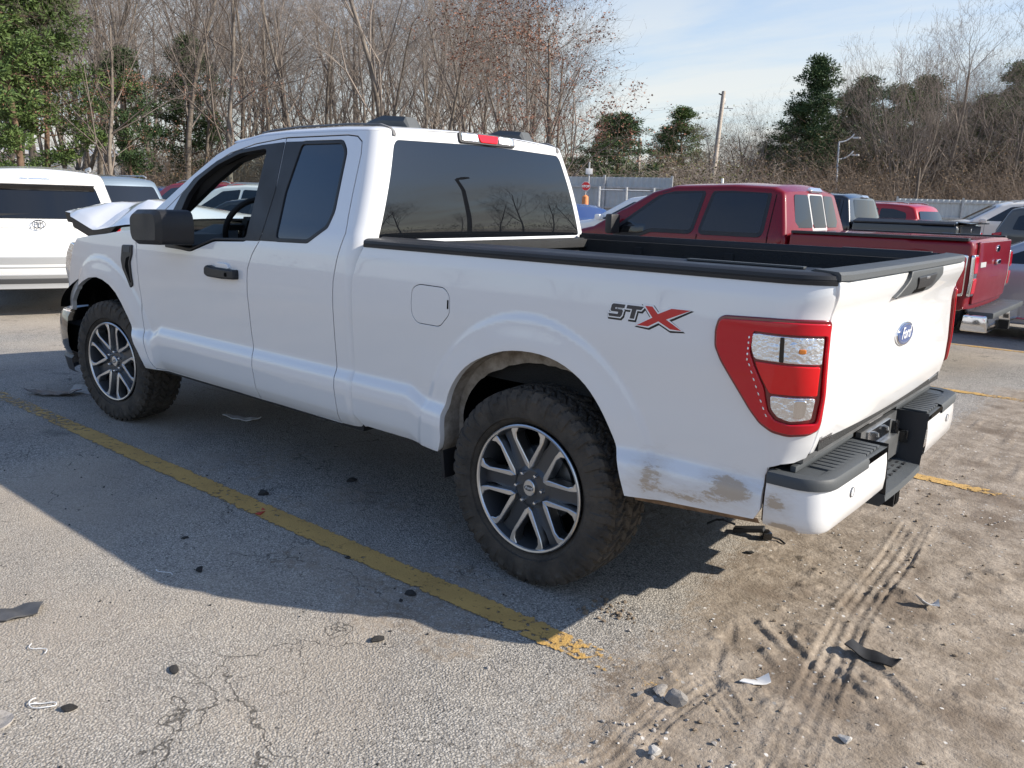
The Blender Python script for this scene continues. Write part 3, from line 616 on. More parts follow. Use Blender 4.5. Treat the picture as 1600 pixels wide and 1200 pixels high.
panel('handle_emblem', rnd([(-.06, 1.335), (-.06, 1.343), (-.11, 1.343), (-.11, 1.335)], .003), tgmap, 'alloy', hb, e=.001, thick=.003, lift=.0225, out=OUT_B)
ell = lambda a, b_, n=40: np.array([(a*math.cos(t), b_*math.sin(t)) for t in np.linspace(0, 2*PI, n, endpoint=False)])
cz = 1.115
em = panel('tailgate_emblem', ell(.118, .048)+[0, cz], tgmap, 'chrome', tail, e=.004, thick=.012, lift=.010, out=OUT_B, cell=.05)
panel('emblem_field', ell(.110, .0415)+[0, cz], tgmap, 'badge_blue', em, e=.002, thick=.004, lift=.0115, out=OUT_B, cell=.05)
xe = float(tgmap(np.array(0.), np.array(cz))[0])-.0125
ring_ = panel('emblem_line', ell(.102, .0365)+[0, cz], tgmap, 'chrome', em, [ell(.0985, .034)+[0, cz]], e=.0005, thick=.002, lift=.0123, out=OUT_B, cell=.05)
def face_m(x, y, z, ax, tilt=0):   # text facing -x (rear), +y (left)
    if ax == 'rear': R_ = Matrix(((0, 0, -1), (-1, 0, 0), (0, 1, 0)))
    else: R_ = Matrix(((-1, 0, 0), (0, 0, 1), (0, 1, 0)))
    return Matrix.Translation((x, y, z)) @ R_.to_4x4()
text_mesh('emblem_script', 'Ford', .066, 'decal_white', em, face_m(xe, 0, cz+.002, 'rear'), .0008, .35, .0006)
xs_ = float(tgmap(np.array(.78), np.array(.838))[0])-.002
text_mesh('dealer_sticker', 'Hennessy', .032, 'decal_grey', tail, face_m(xs_, .775, .838, 'rear'), .0004, .25)
panel('model_badge', rnd([(-.64, .815), (-.64, .828), (-.80, .832), (-.80, .819)], .003), tgmap, 'steel', tail, e=.001, thick=.004, lift=.003, out=OUT_B)
# ---- tail lamps
TLO = rnd([(-.786, 1.226), (-.806, 1.240), (-.956, 1.247), (-1.072, 1.250), (-1.152, 1.250), (-1.164, 1.235), (-1.168, 1.187), (-1.162, 1.021), (-1.154, .912), (-1.148, .884), (-1.116, .866), (-1.051, .859), (-.999, .868), (-.955, .893), (-.918, .933), (-.857, 1.016), (-.806, 1.085), (-.782, 1.132), (-.778, 1.186)], .012)
for s in (1, -1):
    B_ = bedmap if s > 0 else (lambda u, v: bedmap(u, v)*[1, -1, 1]); ol = (-.4, s, 0)
    tl = panel('tail_lamp', TLO, B_, 'red_lens_dark', T, e=.006, thick=.02, lift=.006, out=ol, cell=.03)
    In = offset(ccw(TLO), -.012)[0]
    LN = rnd([(-.918, 1.200), (-1.145, 1.198), (-1.138, 1.0), (-1.128, .913), (-1.05, .905), (-1.008, .915), (-.985, .945), (-.968, 1.02), (-.93, 1.09), (-.913, 1.13)], .01)
    panel('outer_lens', In, B_, 'red_lens', tl, [LN], e=.004, thick=.008, lift=.016, out=ol, cell=.03)
    panel('reversing_lens', rnd([(-.916, 1.194), (-1.136, 1.192), (-1.133, 1.106), (-.93, 1.110), (-.915, 1.145)], .008), B_, 'clear_lens', tl, e=.004, thick=.01, lift=.014, out=ol, cell=.03)
    panel('stop_lens', rnd([(-.932, 1.103), (-1.129, 1.100), (-1.122, 1.004), (-.987, 1.004), (-.95, 1.065)], .006), B_, 'red_lens_bright', tl, e=.004, thick=.01, lift=.014, out=ol, cell=.03)
    panel('turn_lens', rnd([(-.989, .997), (-1.118, .998), (-1.110, .925), (-1.05, .914), (-1.015, .926), (-.993, .953)], .01), B_, 'clear_lens', tl, e=.004, thick=.01, lift=.014, out=ol, cell=.03)
    panel('bulb', rnd([(-1.060, 1.140), (-1.060, 1.156), (-1.082, 1.156), (-1.082, 1.140)], .006), B_, 'amber', tl, e=.003, thick=.006, lift=.0165, out=ol, cell=.02)
    panel('reflector_cell', rnd([(-1.005, 1.19), (-1.018, 1.19), (-1.022, 1.11), (-1.008, 1.11)], .004), B_, 'gloss_black', tl, e=.002, thick=.004, lift=.0155, out=ol)
    panel('reflector_cell', rnd([(-1.055, .992), (-1.095, .992), (-1.09, .93), (-1.055, .925)], .015), B_, 'chrome', tl, e=.004, thick=.004, lift=.0165, out=ol)
    for k in range(5): panel('light_pipe', rnd([(-.905, 1.182-k*.018), (-.910, 1.182-k*.018), (-.910, 1.174-k*.018), (-.905, 1.174-k*.018)], .002), B_, 'clear_lens', tl, e=.001, thick=.002, lift=.0175, out=ol)
    for k in range(8):
        t = k/7; u0, v0 = -.912-.066*t, 1.095-.16*t
        panel('light_pipe', rnd([(u0, v0), (u0-.005, v0-.002), (u0-.009, v0-.011), (u0-.004, v0-.010)], .002), B_, 'clear_lens', tl, e=.001, thick=.002, lift=.0175, out=ol)
# ---- STX decal: black shadow, white line, coloured face
def decal(polys, m, grow, lift, du=0, dv=0):
    for P in polys:
        Q = offset(ccw(P), grow)[0]+[du, dv]; panel('side_decal', Q, bedmap, m, bedL, e=.0004, thick=.0006, lift=lift, out=OUT_L, cell=.04)
sl = lambda P: [(-.356-x*.00268-(.0006*(y-10)), 1.182+y*.00262) for x, y in P]     # x to the right in the picture
Sg = [(2, 2), (20, 2), (22, 5), (22, 11), (20, 13), (9, 13), (9, 15), (23, 15), (23, 20), (4, 20), (2, 18), (2, 11), (4, 9), (15, 9), (15, 6), (0, 6)]
Tg = [(26, 15), (26, 20), (52, 20), (49, 15), (42, 15), (42, 2), (35, 2), (35, 15)]
Xg = [(52, 22), (64, 22), (75, 13), (92, 22), (120, 22), (90, 6.5), (116, -6), (99, -6), (79, 2.5), (66, -6), (48, -6), (68, 7)]
Sg, Tg, Xg = (sl(P) for P in (Sg, Tg, Xg))
decal((Sg, Tg, Xg), 'decal_black', .0075, .0006, -.003, -.004)
decal((Sg, Tg, Xg), 'decal_white', .0045, .0012)
decal((Sg, Tg), 'decal_grey', 0, .0018); decal((Xg,), 'decal_red', -.001, .0018)
# ---- rear bumper
def bplan(off=0):
    P = [(-1.0, .958), (-1.09, .958)]+[(-1.09-.105*math.sin(a), .853+.105*math.cos(a)) for a in np.linspace(.2, PI/2, 7)]+[(-1.198, .75), (-1.203, .55), (-1.206, .31)]
    return P
def path_of(P, s=1):
    P = np.array(P); tg = np.gradient(P, axis=0); n = np.stack([tg[:, 1], -tg[:, 0]], -1); n /= np.linalg.norm(n, axis=1, keepdims=True)
    n *= -1 if n[0, 1] < 0 else 1
    return [(x, s*y, a, s*b_) for (x, y), (a, b_) in zip(P, n)]
bump = MB().box((-1.06, 0, .60), (.10, 1.7, .10)).build('rear_bumper', 'steel', T)
for s in (1, -1):
    pp = path_of(bplan(), s)
    shell('bumper_cap', [(-.03, .548), (-.008, .545), (.0, .556), (.004, .60), (.003, .66), (-.002, .700)], pp, 'white_bumper_mud' if s > 0 else 'white_paint', bump, 50)
    shell('bumper_cap_top', [(-.004, .694), (.006, .696), (.007, .722), (.0, .734), (-.02, .738), (-.05, .733)], pp[:-1], 'grey_plastic', bump, 40)
    b = MB(); b.add([(-1.045, s*.93, .728), (-1.175, s*.90, .728), (-1.195, s*.86, .728), (-1.199, s*.75, .728), (-1.205, s*.31, .722), (-1.075, s*.31, .728), (-1.04, s*.5, .73), (-1.0, s*.93, .73)], [(0, 1, 2, 3, 4, 5, 6), (7, 0, 6)])
    pad = b.build('step_pad', 'grey_plastic', bump, 0)
    for k in range(11):
        yy = .37+k*.041; MB().box((-1.135, s*yy, .7305), (.105, .031, .010)).build('tread_rib', 'grey_plastic', pad, bevel=.003)
    MB().box((-1.063, s*.60, .742), (.02, .6, .022)).build('step_lip', 'grey_plastic', bump, bevel=.004)
    # park sensor
    for yy in (.70,):
        cS = (-1.2045, s*yy, .645)
        b = MB(); b.rev([(.0165, 0), (.0175, -.003), (.0185, 0)], 20, 'x', cS); b.build('park_sensor_ring', 'steel', bump)
        b = MB(); b.rev([(.0005, -.0025), (.0155, -.002), (.0165, .002)], 20, 'x', cS); b.build('park_sensor', 'white_paint', bump)
    # inner cheek of the step well
    b = MB(); b.add([(-1.207, s*.31, .735), (-1.207, s*.255, .50), (-1.02, s*.25, .50), (-1.02, s*.31, .735), (-1.07, s*.31, .735)], [(0, 1, 2, 3, 4)]); ck = b.build('step_well_cheek', 'black_plastic', bump, 0)
    if s < 0:
        MB().box((-1.115, -.268, .63), (.055, .02, .055)).build('trailer_socket', 'gloss_black', bump, bevel=.005)
V = []; prof = [(-1.03, .52), (-1.12, .525), (-1.205, .515), (-1.21, .49), (-1.19, .465), (-1.05, .47)]; m_ = len(prof)
for y in (.262, .09, -.09, -.262): V += [(x-.006*(1-(y/.26)**2), y, z) for x, z in prof]
b = MB(); b.add(V, [(i*m_+k, i*m_+k+1, (i+1)*m_+k+1, (i+1)*m_+k) for i in range(3) for k in range(m_-1)]+[tuple(range(m_)), tuple(range(3*m_, 4*m_))]); st = b.build('centre_step', 'grey_plastic', bump, 30)
for i in range(7):
    for j in range(3): MB().box((-1.10-.028*j, -.2+i*.066, .5235+.0005*j), (.010, .03, .004)).build('tread_rib', 'black_plastic', st)
lp = MB().box((-1.078, 0, .655), (.02, .50, .17)).build('plate_recess', 'steel', bump)
MB().box((-1.092, .02, .690), (.006, .31, .075)).build('plate_bracket', 'chrome', lp)
MB().box((-1.0895, .0, .61), (.003, .22, .07)).build('plate_opening', 'deep_black', lp)
for s in (1, -1): MB().box((-1.095, s*.215, .672), (.03, .035, .07)).build('plate_lamp', 'gloss_black', lp, bevel=.008)
b = MB(); b.rev([(.001, -.012), (.022, -.012), (.024, 0)], 16, 'x', (-1.092, .17, .625)); b.build('spare_lock', 'black_plastic', lp)
for s in (.09, -.05): 
    b = MB(); b.tube([(-1.094, s, .712), (-1.108, s, .708), (-1.11, s, .695)], .005, 6); b.build('plate_screw', 'steel', lp)
b = MB(); b.box((-1.10, 0, .435), (.18, .075, .075)); b.box((-1.0, 0, .44), (.08, .9, .07)); b.build('tow_hitch', 'matte_black', T, bevel=.004)
MB().box((-1.192, 0, .435), (.004, .052, .052)).build('hitch_opening', 'deep_black', T)
MB().box((-1.06, 0, .765), (.04, 1.72, .02)).build('tailgate_sill', 'steel', T)
mesh('mud_strip', [(-.998, .955, .745), (-1.006, .955, .55), (-.984, .93, .55), (-.984, .93, .745)], [(0, 1, 2, 3)], 'rust_mud', T, 0)
mesh('sill_flange', [(-.49, .952, .522), (-.98, .952, .560), (-.98, .93, .535), (-.49, .93, .492)], [(0, 1, 2, 3)], 'rust_mud', T, 0)
# ---- door mirror
for s in (1, -1):
    P = rnd([(2.50, 1.285), (2.485, 1.40), (2.50, 1.47), (2.55, 1.485), (2.78, 1.478), (2.83, 1.44), (2.835, 1.33), (2.80, 1.275)], .03)
    mm = prism('door_mirror', [(x, z) for x, z in P], s*.985, s*1.155, 'black_plastic', T, .025)
    # outer face slopes forward: pull the outer edge
    for v in mm.data.vertices: 
        k = (abs(v.co.y)-.985)/.17; v.co.x += .10*k
    MB().box((2.84, s*1.09, 1.335), (.09, .12, .075)).build('mirror_signal', 'gloss_black', mm, bevel=.012)
    MB().box((2.63, s*1.07, 1.38), (.006, .14, .17)).build('mirror_glass', 'chrome', mm)
    b = MB(); b.box((2.72, s*.965, 1.31), (.16, .13, .06)); b.box((2.77, s*.935, 1.35), (.16, .04, .17)); b.build('mirror_foot', 'black_plastic', mm, bevel=.012)
# ---- mud flap, underbody
for s in (1, -1):
    MB().box((.505, s*.86, .43), (.02, .20, .17), Matrix.Rotation(.12, 3, 'Y')).build('mud_flap', 'black_plastic', T, bevel=.004)
b = MB()
for s in (1, -1): b.box((1.7, s*.45, .52), (5.4, .08, .16)); b.tube([(-.9, s*.5, .55), (0, s*.5, .50), (.8, s*.5, .55)], .03, 6)
b.box((1.7, 0, .60), (4.6, 1.5, .04)); b.build('chassis', 'underbody', T)
b = MB(); b.tube([(0, -.8, .43), (0, .8, .43)], .05, 10); b.rev([(.02, -.15), (.15, -.1), (.17, 0), (.15, .1), (.02, .15)], 16, 'y', (0, 0, .43)); b.tube([(0, 0, .45), (1.8, 0, .5), (2.8, 0, .5)], .045, 8)
b.tube([(3.694, -.8, .43), (3.694, .8, .43)], .05, 8); b.build('axles', 'underbody', T)
b = MB(); b.box((1.2, .25, .46), (1.0, .32, .2)); b.tube([(2.6, -.3, .42), (.6, -.35, .42), (.2, -.5, .55), (-.9, -.62, .5)], .04, 8); b.box((-.6, 0, .55), (.6, .62, .18)); b.build('fuel_tank', 'underbody', T, bevel=.02)
# ------------------------------------------------------------------ wheels
def tyre_mesh(R=.425, W=.285, rim=.275):
    # section from inner bead over the tread to outer bead; y outward
    h = W/2
    prof = [(rim-.005, -h*.72), (rim+.02, -h*.92), (R-.085, -h*1.02), (R-.045, -h*.98), (R-.022, -h*.92)]
    tr = np.linspace(-.88, .88, 34); prof += [(R-.010*abs(t)**3, h*t) for t in tr]
    prof += [(R-.022, h*.92), (R-.032, h*.955), (R-.045, h*.985), (R-.058, h*1.0), (R-.072, h*1.012), (R-.095, h*1.02), (R-.12, h*1.0), (rim+.028, h*.93), (rim+.024, h*.925), (rim+.014, h*.88), (rim-.004, h*.75)]
    n = 540; a = np.linspace(0, 2*PI, n, endpoint=False); r0 = np.array([q[0] for q in prof]); y0 = np.array([q[1] for q in prof]); m = len(prof)
    A, Rr = np.meshgrid(a, r0, indexing='ij'); Y = np.broadcast_to(y0, A.shape).copy(); Rr = Rr.copy()
    t = Y/h; per = 2*PI/45; g = np.zeros_like(A)
    # blocks: zigzag lugs per lane, sharp grooves
    def groove(ph, wd): q = np.abs(((A+ph) % per)/per-.5)*2; return (q > 1-wd).astype(float)
    lanes = [(-1.1, -.62, .0, .32), (-.62, -.22, .35, .30), (-.22, .22, .6, .26), (.22, .62, .1, .30), (.62, 1.1, .45, .32)]
    for lo, hi, ph, wd in lanes:
        k = (t >= lo) & (t < hi); g = np.where(k, np.maximum(g, groove(ph*per+.35*per*np.sin(t*7), wd)), g)
    for c in (-.62, -.22, .22, .62): g = np.maximum(g, (np.abs(t-c-.045*np.sin(A*45)) < .035).astype(float))
    on = (r0 > R-.03)[None, :]*(np.abs(y0) < h*.93)[None, :]
    Rr -= .0125*g*on
    # shoulder lugs run a little way down the sidewall
    sh = ((r0 < R-.028) & (r0 > R-.075) & (y0 > 0))[None, :]; lug = groove(.45*per, .42); alt = (np.floor((A+.45*per)/per) % 2)[:]
    Y = np.where(sh, Y+.0065*(1-lug)*np.where((r0 < R-.055)[None, :], alt, 1), Y)
    V = np.stack([Rr*np.cos(A), Y, Rr*np.sin(A)], -1).reshape(-1, 3)
    i, j = np.meshgrid(np.arange(n), np.arange(m-1), indexing='ij'); i2 = (i+1) % n
    F = np.stack([i*m+j, i*m+j+1, i2*m+j+1, i2*m+j], -1).reshape(-1, 4)
    return V, F
def make_wheel(par, first=None):
    w = bpy.data.objects.new('wheel', None); C.objects.link(w); w.parent = par
    V, F = tyre_mesh(); mesh('tyre', V, F, 'rubber', w, 35, flip=True)
    b = MB(); b.rev([(.276, .128), (.272, .133), (.262, .131), (.258, .122), (.250, .06), (.235, -.06), (.262, -.13), (.276, -.135)], 72); b.build('rim', 'dark_alloy', w, 35)
    b = MB(); b.rev([(.2745, .1315), (.2700, .1350), (.2630, .1335), (.2600, .127)], 72); b.build('rim_lip', 'alloy', w, 35)
    face = .118
    for k in range(6):
        c = k*PI/3+PI/2; R_ = np.array([[math.cos(c), -math.sin(c)], [math.sin(c), math.cos(c)]])
        for s in (1, -1):   # V arm: local x radial
            P = np.array([(.083, 0), (.108, 0), (.118, s*.004), (.205, s*.0585), (.232, s*.062), (.2575, s*.048), (.255, s*.086), (.238, s*.0885), (.205, s*.0770), (.097, s*.0185)])
            o = prism('spoke_face', (P@R_.T), .06, face+.0, 'alloy', w, .003)
            for v in o.data.vertices: r_ = math.hypot(v.co.x, v.co.z); v.co.y += -.022*(1-min(1, r_/.26))**1.3+.008
        c2 = c+PI/6; R2 = np.array([[math.cos(c2), -math.sin(c2)], [math.sin(c2), math.cos(c2)]])
        P = np.array([(.06, -.035), (.105, -.050), (.20, -.030), (.258, -.034), (.258, .034), (.20, .030), (.105, .050), (.06, .035)])
        prism('spoke', (P@R2.T), .03, .088, 'dark_alloy', w, .004)
    hb = MB(); hb.rev([(.001, .098), (.075, .098), (.092, .088), (.095, .02)], 36); hb.build('hub', 'dark_alloy', w, 30)
    for k in range(6):
        a = k*PI/3+PI/3; cx, cz_ = .0675*math.cos(a), .0675*math.sin(a)
        b = MB(); b.rev([(.0005, .122), (.006, .121), (.0095, .114), (.0105, .095)], 10, 'y', (cx, 0, cz_)); b.build('lug_nut', 'chrome', w, 50)
    o = prism('centre_cap', ell(.030, .036, 28), .08, .112, 'alloy', w, .003)
    o2 = prism('cap_badge', ell(.024, .0125, 24), .11, .1135, 'dark_alloy', o, .0008)
    text_mesh('cap_script', 'Ford', .020, 'decal_white', o, Matrix(((-1, 0, 0, 0), (0, 0, 1, .1137), (0, 1, 0, .0005), (0, 0, 0, 1))), .0003, .3)
    b = MB(); b.rev([(.05, .03), (.165, .03), (.168, .02), (.168, .0), (.05, 0)], 40); b.build('brake_disc', 'steel', w, 30)
    MB().box((.12, .02, .05), (.08, .07, .16)).build('brake_caliper', 'steel', w, bevel=.01)
    b = MB(); b.rev([(.001, -.02), (.24, -.02)], 40); b.build('wheel_back', 'deep_black', w)
    return w
whl = make_wheel(truck)
whl.location = (0, .850, .423); whl.rotation_euler = (0, .02, 0)
for x, s, ry, rz in ((3.694, 1, .42, math.radians(7)), (0, -1, .3, PI), (3.694, -1, .7, PI+math.radians(7))):
    w2 = copy_tree(whl, truck); w2.location = (x, s*.850, .423); w2.rotation_euler = (0, ry, rz)
# ------------------------------------------------------------------ ground
rng = np.random.default_rng(7)
def lattice(seed): return np.random.default_rng(seed).random((256, 256))
_LT = [lattice(s) for s in range(6)]
def vnoise(x, y, k=0):
    L_ = _LT[k % 6]; xi = np.floor(x).astype(int); yi = np.floor(y).astype(int); fx = x-xi; fy = y-yi
    fx = fx*fx*(3-2*fx); fy = fy*fy*(3-2*fy); g = lambda a, b: L_[a & 255, b & 255]
    return (g(xi, yi)*(1-fx)+g(xi+1, yi)*fx)*(1-fy)+(g(xi, yi+1)*(1-fx)+g(xi+1, yi+1)*fx)*fy
def fbm(x, y, s, o=4, k=0):
    a = np.zeros(np.broadcast(x, y).shape); w = 1.; t = 0
    for i in range(o): a += w*vnoise(x*s+i*17.3, y*s+i*9.1, k+i); t += w; w *= .55; s *= 2.03
    return a/t
def pline(x, y, P):
    "distance to a polyline and signed side offset, and run along it"
    P = np.array(P, float); d = np.full(x.shape, 1e9); o = np.zeros(x.shape); r = np.zeros(x.shape); run = 0
    for a, b in zip(P[:-1], P[1:]):
        v = b-a; L_ = np.linalg.norm(v); t = np.clip(((x-a[0])*v[0]+(y-a[1])*v[1])/L_**2, 0, 1); qx, qy = x-a[0]-t*v[0], y-a[1]-t*v[1]; dd = np.hypot(qx, qy)
        k = dd < d; d = np.where(k, dd, d); o = np.where(k, (v[0]*qy-v[1]*qx)/L_, o); r = np.where(k, run+t*L_, r); run += L_
    return d, o, r
TRACK = [(-1.36, 1.75), (-1.28, 1.20), (-1.225, .83), (-1.165, .346), (-1.148, -.01), (-1.14, -.40), (-1.10, -.9)]
TRACK2 = [(-.80, 1.95), (-.91, 1.70), (-.90, 1.40), (-.93, 1.15)]
TRACK3 = [(-.86, 1.08), (-1.02, 1.20), (-1.22, 1.36)]
def dirt_of(x, y):
    e = -.66+.10*(fbm(x, y, 2.2, 4, 1)-.5)*2+.26*(fbm(x, y, .55, 3, 2)-.5)*2-.06*np.clip(-y-1.2, 0, 6)-.12*sstep(.2, 1.6, y)
    d = sstep(-.50, .30, e-x)
    patch = sstep(.50, .64, fbm(x, y, .9, 4, 3))*sstep(-1.0, -1.6, y)*.8            # bare asphalt showing through further on
    thin = sstep(.54, .68, fbm(x, y, 1.3, 5, 4))*.5*sstep(7, 1.0, np.hypot(x-.5, y-2.2))   # dust films on the asphalt
    far = sstep(8, 13, np.hypot(x, y))*(.45+.5*sstep(.42, .6, fbm(x, y, .16, 3, 5)))
    return np.clip(np.maximum(np.maximum(d*(1-patch), thin), far), 0, 1)
def terrain(x, y):
    r = np.hypot(x-1, y); return .42*sstep(13, 34, r)+1.2*sstep(40, 110, r)*sstep(-40, 20, x-y)
def gz(x, y):
    x = np.asarray(x, float); y = np.asarray(y, float); d = dirt_of(x, y); near = sstep(9, 5, np.hypot(x, y))
    z = terrain(x, y)+.010*(fbm(x, y, .5, 3)-.5)+.0035*(fbm(x, y, 9, 3, 2)-.5)*near
    rough = .011*(fbm(x, y, 4.5, 4, 1)-.5)+.006*(fbm(x, y, 22, 3, 3)-.5)
    lum = np.maximum(fbm(x, y, 11, 3, 5)-.62, 0)*.05*sstep(.45, .6, fbm(x, y, 2.1, 2, 4))
    z = z+d*near*(rough+lum+.006)
    for P, hw, dep, nr, per in ((TRACK, .066, .010, 3, .07), (TRACK2, .055, .006, 3, .06), (TRACK3, .05, .005, 3, .06)):
        dd, o, r = pline(x, y, P); k = sstep(hw*1.15, hw*.85, dd)*sstep(.25, .6, d)*(.35+.65*sstep(.40, .58, fbm(x, y, 4., 3, 2)))
        ridge = .0052*np.cos(o/hw*PI*nr)*(.8+.2*np.sin(r/per*2*PI+np.sign(o)*1.2))
        z = z-k*dep*.75+k*ridge*(dep/.010)+.004*sstep(hw*1.5, hw*1.05, dd)*(1-k)*sstep(.25, .6, d)*(dep/.010)
    for gx, gy, ga, gl in ((-.93, .67, .9, .10), (-.98, .72, .9, .10), (-1.07, .70, .85, .13), (-1.11, .75, .85, .12), (-1.02, .86, .9, .08), (-1.38, .68, .95, .12), (-1.44, .74, .95, .10), (-.86, .78, .4, .10), (-1.33, .84, .8, .12), (-.9, .98, .3, .1)):
        ca, sa = math.cos(ga+PI/2), math.sin(ga+PI/2); u = (x-gx)*ca+(y-gy)*sa; v = -(x-gx)*sa+(y-gy)*ca
        q = np.exp(-(u/gl)**4-(v/.014)**2); q2 = np.exp(-(u/gl)**4-((v-.026)/.014)**2); z = z-.0045*q*near+.004*q2*near
    return z
def axis(lo, hi, f0, f1, fine, grow=1.09, end=700):
    a = list(np.arange(f0, f1+1e-6, fine)); s = fine; q = f1
    while q < hi: s *= grow; q += s; a.append(q)
    s = fine; q = f0; b = []
    while q > lo: s *= grow; q -= s; b.append(q)
    return np.array(b[::-1]+a)
gxs = axis(-700, 900, -1.95, 1.0, .0085, 1.05); gys = axis(-900, 700, -.7, 2.6, .0085, 1.05)
GX, GY = np.meshgrid(gxs, gys, indexing='ij'); GZ = gz(GX, GY); GD = dirt_of(GX, GY)
nx_, ny_ = GX.shape
me = bpy.data.meshes.new('ground'); nv = nx_*ny_; i, j = np.meshgrid(np.arange(nx_-1), np.arange(ny_-1), indexing='ij'); a_ = (i*ny_+j).ravel(); Q = np.stack([a_, a_+ny_, a_+ny_+1, a_+1], -1)
me.vertices.add(nv); me.vertices.foreach_set('co', np.stack([GX, GY, GZ], -1).astype(np.float32).ravel())
me.loops.add(Q.size); me.loops.foreach_set('vertex_index', Q.astype(np.int32).ravel()); me.polygons.add(len(Q)); me.polygons.foreach_set('loop_start', np.arange(0, Q.size, 4, dtype=np.int32)); me.polygons.foreach_set('loop_total', np.full(len(Q), 4, dtype=np.int32))
me.polygons.foreach_set('use_smooth', np.ones(len(Q), bool)); me.update(calc_edges=True)
at_ = me.attributes.new('dirt', 'FLOAT', 'POINT'); at_.data.foreach_set('value', GD.astype(np.float32).ravel())
def ground_mat():
    m = bpy.data.materials.new('lot_surface'); m.use_nodes = True; n = m.node_tree.nodes; l = m.node_tree.links; b = n['Principled BSDF']; MATS['lot_surface'] = m
    N = lambda t, **k: [n.new(t), [setattr(n[-1], a, v) for a, v in k.items()]][0]
    geo = N('ShaderNodeNewGeometry'); P = geo.outputs['Position']
    def noise(s, d=5, r=.6, vec=P):
        t = N('ShaderNodeTexNoise'); t.inputs['Scale'].default_value = s; t.inputs['Detail'].default_value = d; t.inputs['Roughness'].default_value = r; l.new(vec, t.inputs['Vector']); return t.outputs['Fac']
    def vor(s, feat='F1', vec=P):
        t = N('ShaderNodeTexVoronoi', feature=feat); t.inputs['Scale'].default_value = s; l.new(vec, t.inputs['Vector']); return t
    def rng_(v, a, b_, c=0., d=1., sm=True):
        t = N('ShaderNodeMapRange'); t.interpolation_type = 'SMOOTHSTEP' if sm else 'LINEAR'; l.new(v, t.inputs[0])
        for k, q in zip(('From Min', 'From Max', 'To Min', 'To Max'), (a, b_, c, d)): t.inputs[k].default_value = q
        return t.outputs[0]
    def mth(op, a, b_):
        t = N('ShaderNodeMath', operation=op)
        for k, q in enumerate((a, b_)):
            if isinstance(q, (int, float)): t.inputs[k].default_value = q
            else: l.new(q, t.inputs[k])
        return t.outputs[0]
    def mixc(f, a, b_, bt='MIX'):
        t = N('ShaderNodeMixRGB', blend_type=bt)
        if isinstance(f, (int, float)): t.inputs[0].default_value = f
        else: l.new(f, t.inputs[0])
        for k, q in ((1, a), (2, b_)):
            if isinstance(q, tuple): t.inputs[k].default_value = (*q, 1)
            else: l.new(q, t.inputs[k])
        return t.outputs[0]
    # exposed aggregate: pale stones in a dark binder
    v1 = vor(125.); v2 = vor(240.); stone = rng_(v1.outputs['Color'], .05, .95, sm=False)
    s1 = N('ShaderNodeSeparateColor'); l.new(v1.outputs['Color'], s1.inputs[0]); s2 = N('ShaderNodeSeparateColor'); l.new(v2.outputs['Color'], s2.inputs[0])
    edge = rng_(v1.outputs['Distance'], .25, .72, 1, 0); edge2 = rng_(v2.outputs['Distance'], .3, .75, 1, 0)
    st = mixc(s1.outputs[0], (.26, .243, .215), (.54, .51, .46)); st = mixc(mth('GREATER_THAN', s1.outputs[1], .93), st, (.07, .068, .066)); st2 = mixc(s2.outputs[0], (.20, .19, .172), (.40, .38, .345))
    asp = mixc(edge, mixc(edge2, (.12, .115, .108), st2), st)
    big = noise(.9, 4); asp = mixc(rng_(big, .35, .7), asp, mixc(1, asp, (.74, .74, .76), 'MULTIPLY')); dusty = noise(.42, 4); asp = mixc(mth('MULTIPLY', rng_(dusty, .38, .64), .55), asp, (.41, .35, .28))
    pit = rng_(noise(14, 3), .68, .74); asp = mixc(mth('MULTIPLY', pit, .8), asp, (.045, .043, .042))
    oil = rng_(noise(2.3, 4, .5), .66, .78); asp = mixc(mth('MULTIPLY', oil, .55), asp, (.05, .048, .046))
    # cracks: warped cells, only in some places
    wv = N('ShaderNodeVectorMath', operation='ADD'); wn_ = N('ShaderNodeTexNoise'); wn_.inputs['Scale'].default_value = 5; wn_.inputs['Detail'].default_value = 3; l.new(P, wn_.inputs['Vector'])
    sc_ = N('ShaderNodeVectorMath', operation='SCALE'); l.new(wn_.outputs['Color'], sc_.inputs[0]); sc_.inputs['Scale'].default_value = .32; l.new(P, wv.inputs[0]); l.new(sc_.outputs[0], wv.inputs[1])
    vc = vor(1.7, 'DISTANCE_TO_EDGE', wv.outputs[0]); crack = rng_(vc.outputs['Distance'], .002, .0065, 1, 0); vc2 = vor(4.2, 'DISTANCE_TO_EDGE', wv.outputs[0]); crack2 = rng_(vc2.outputs['Distance'], .002, .010, 1, 0)
    wz = noise(.7, 2); where = rng_(wz, .45, .53); where2 = rng_(wz, .54, .60)
    crk = mth('MAXIMUM', mth('MULTIPLY', crack, where), mth('MULTIPLY', mth('MULTIPLY', crack2, where2), .8)); asp = mixc(mth('MULTIPLY', crk, .72), asp, (.04, .036, .032))
    # packed dirt
    dn = noise(7, 5, .68); dn2 = noise(60, 2, .7); dirt = mixc(rng_(dn, .3, .7), (.19, .155, .118), (.345, .295, .24)); dirt = mixc(mth('MULTIPLY', rng_(dn2, .3, .75), .45), dirt, (.13, .10, .074))
    wet = rng_(noise(1.9, 3), .52, .66); dirt = mixc(mth('MULTIPLY', wet, .7), dirt, (.115, .086, .062))
    peb = vor(38.); sp = N('ShaderNodeSeparateColor'); l.new(peb.outputs['Color'], sp.inputs[0]); pm = mth('MULTIPLY', mth('GREATER_THAN', sp.outputs[0], .90), rng_(peb.outputs['Distance'], .22, .30, 1, 0)); dirt = mixc(pm, dirt, mixc(sp.outputs[1], (.16, .15, .14), (.55, .53, .50)))
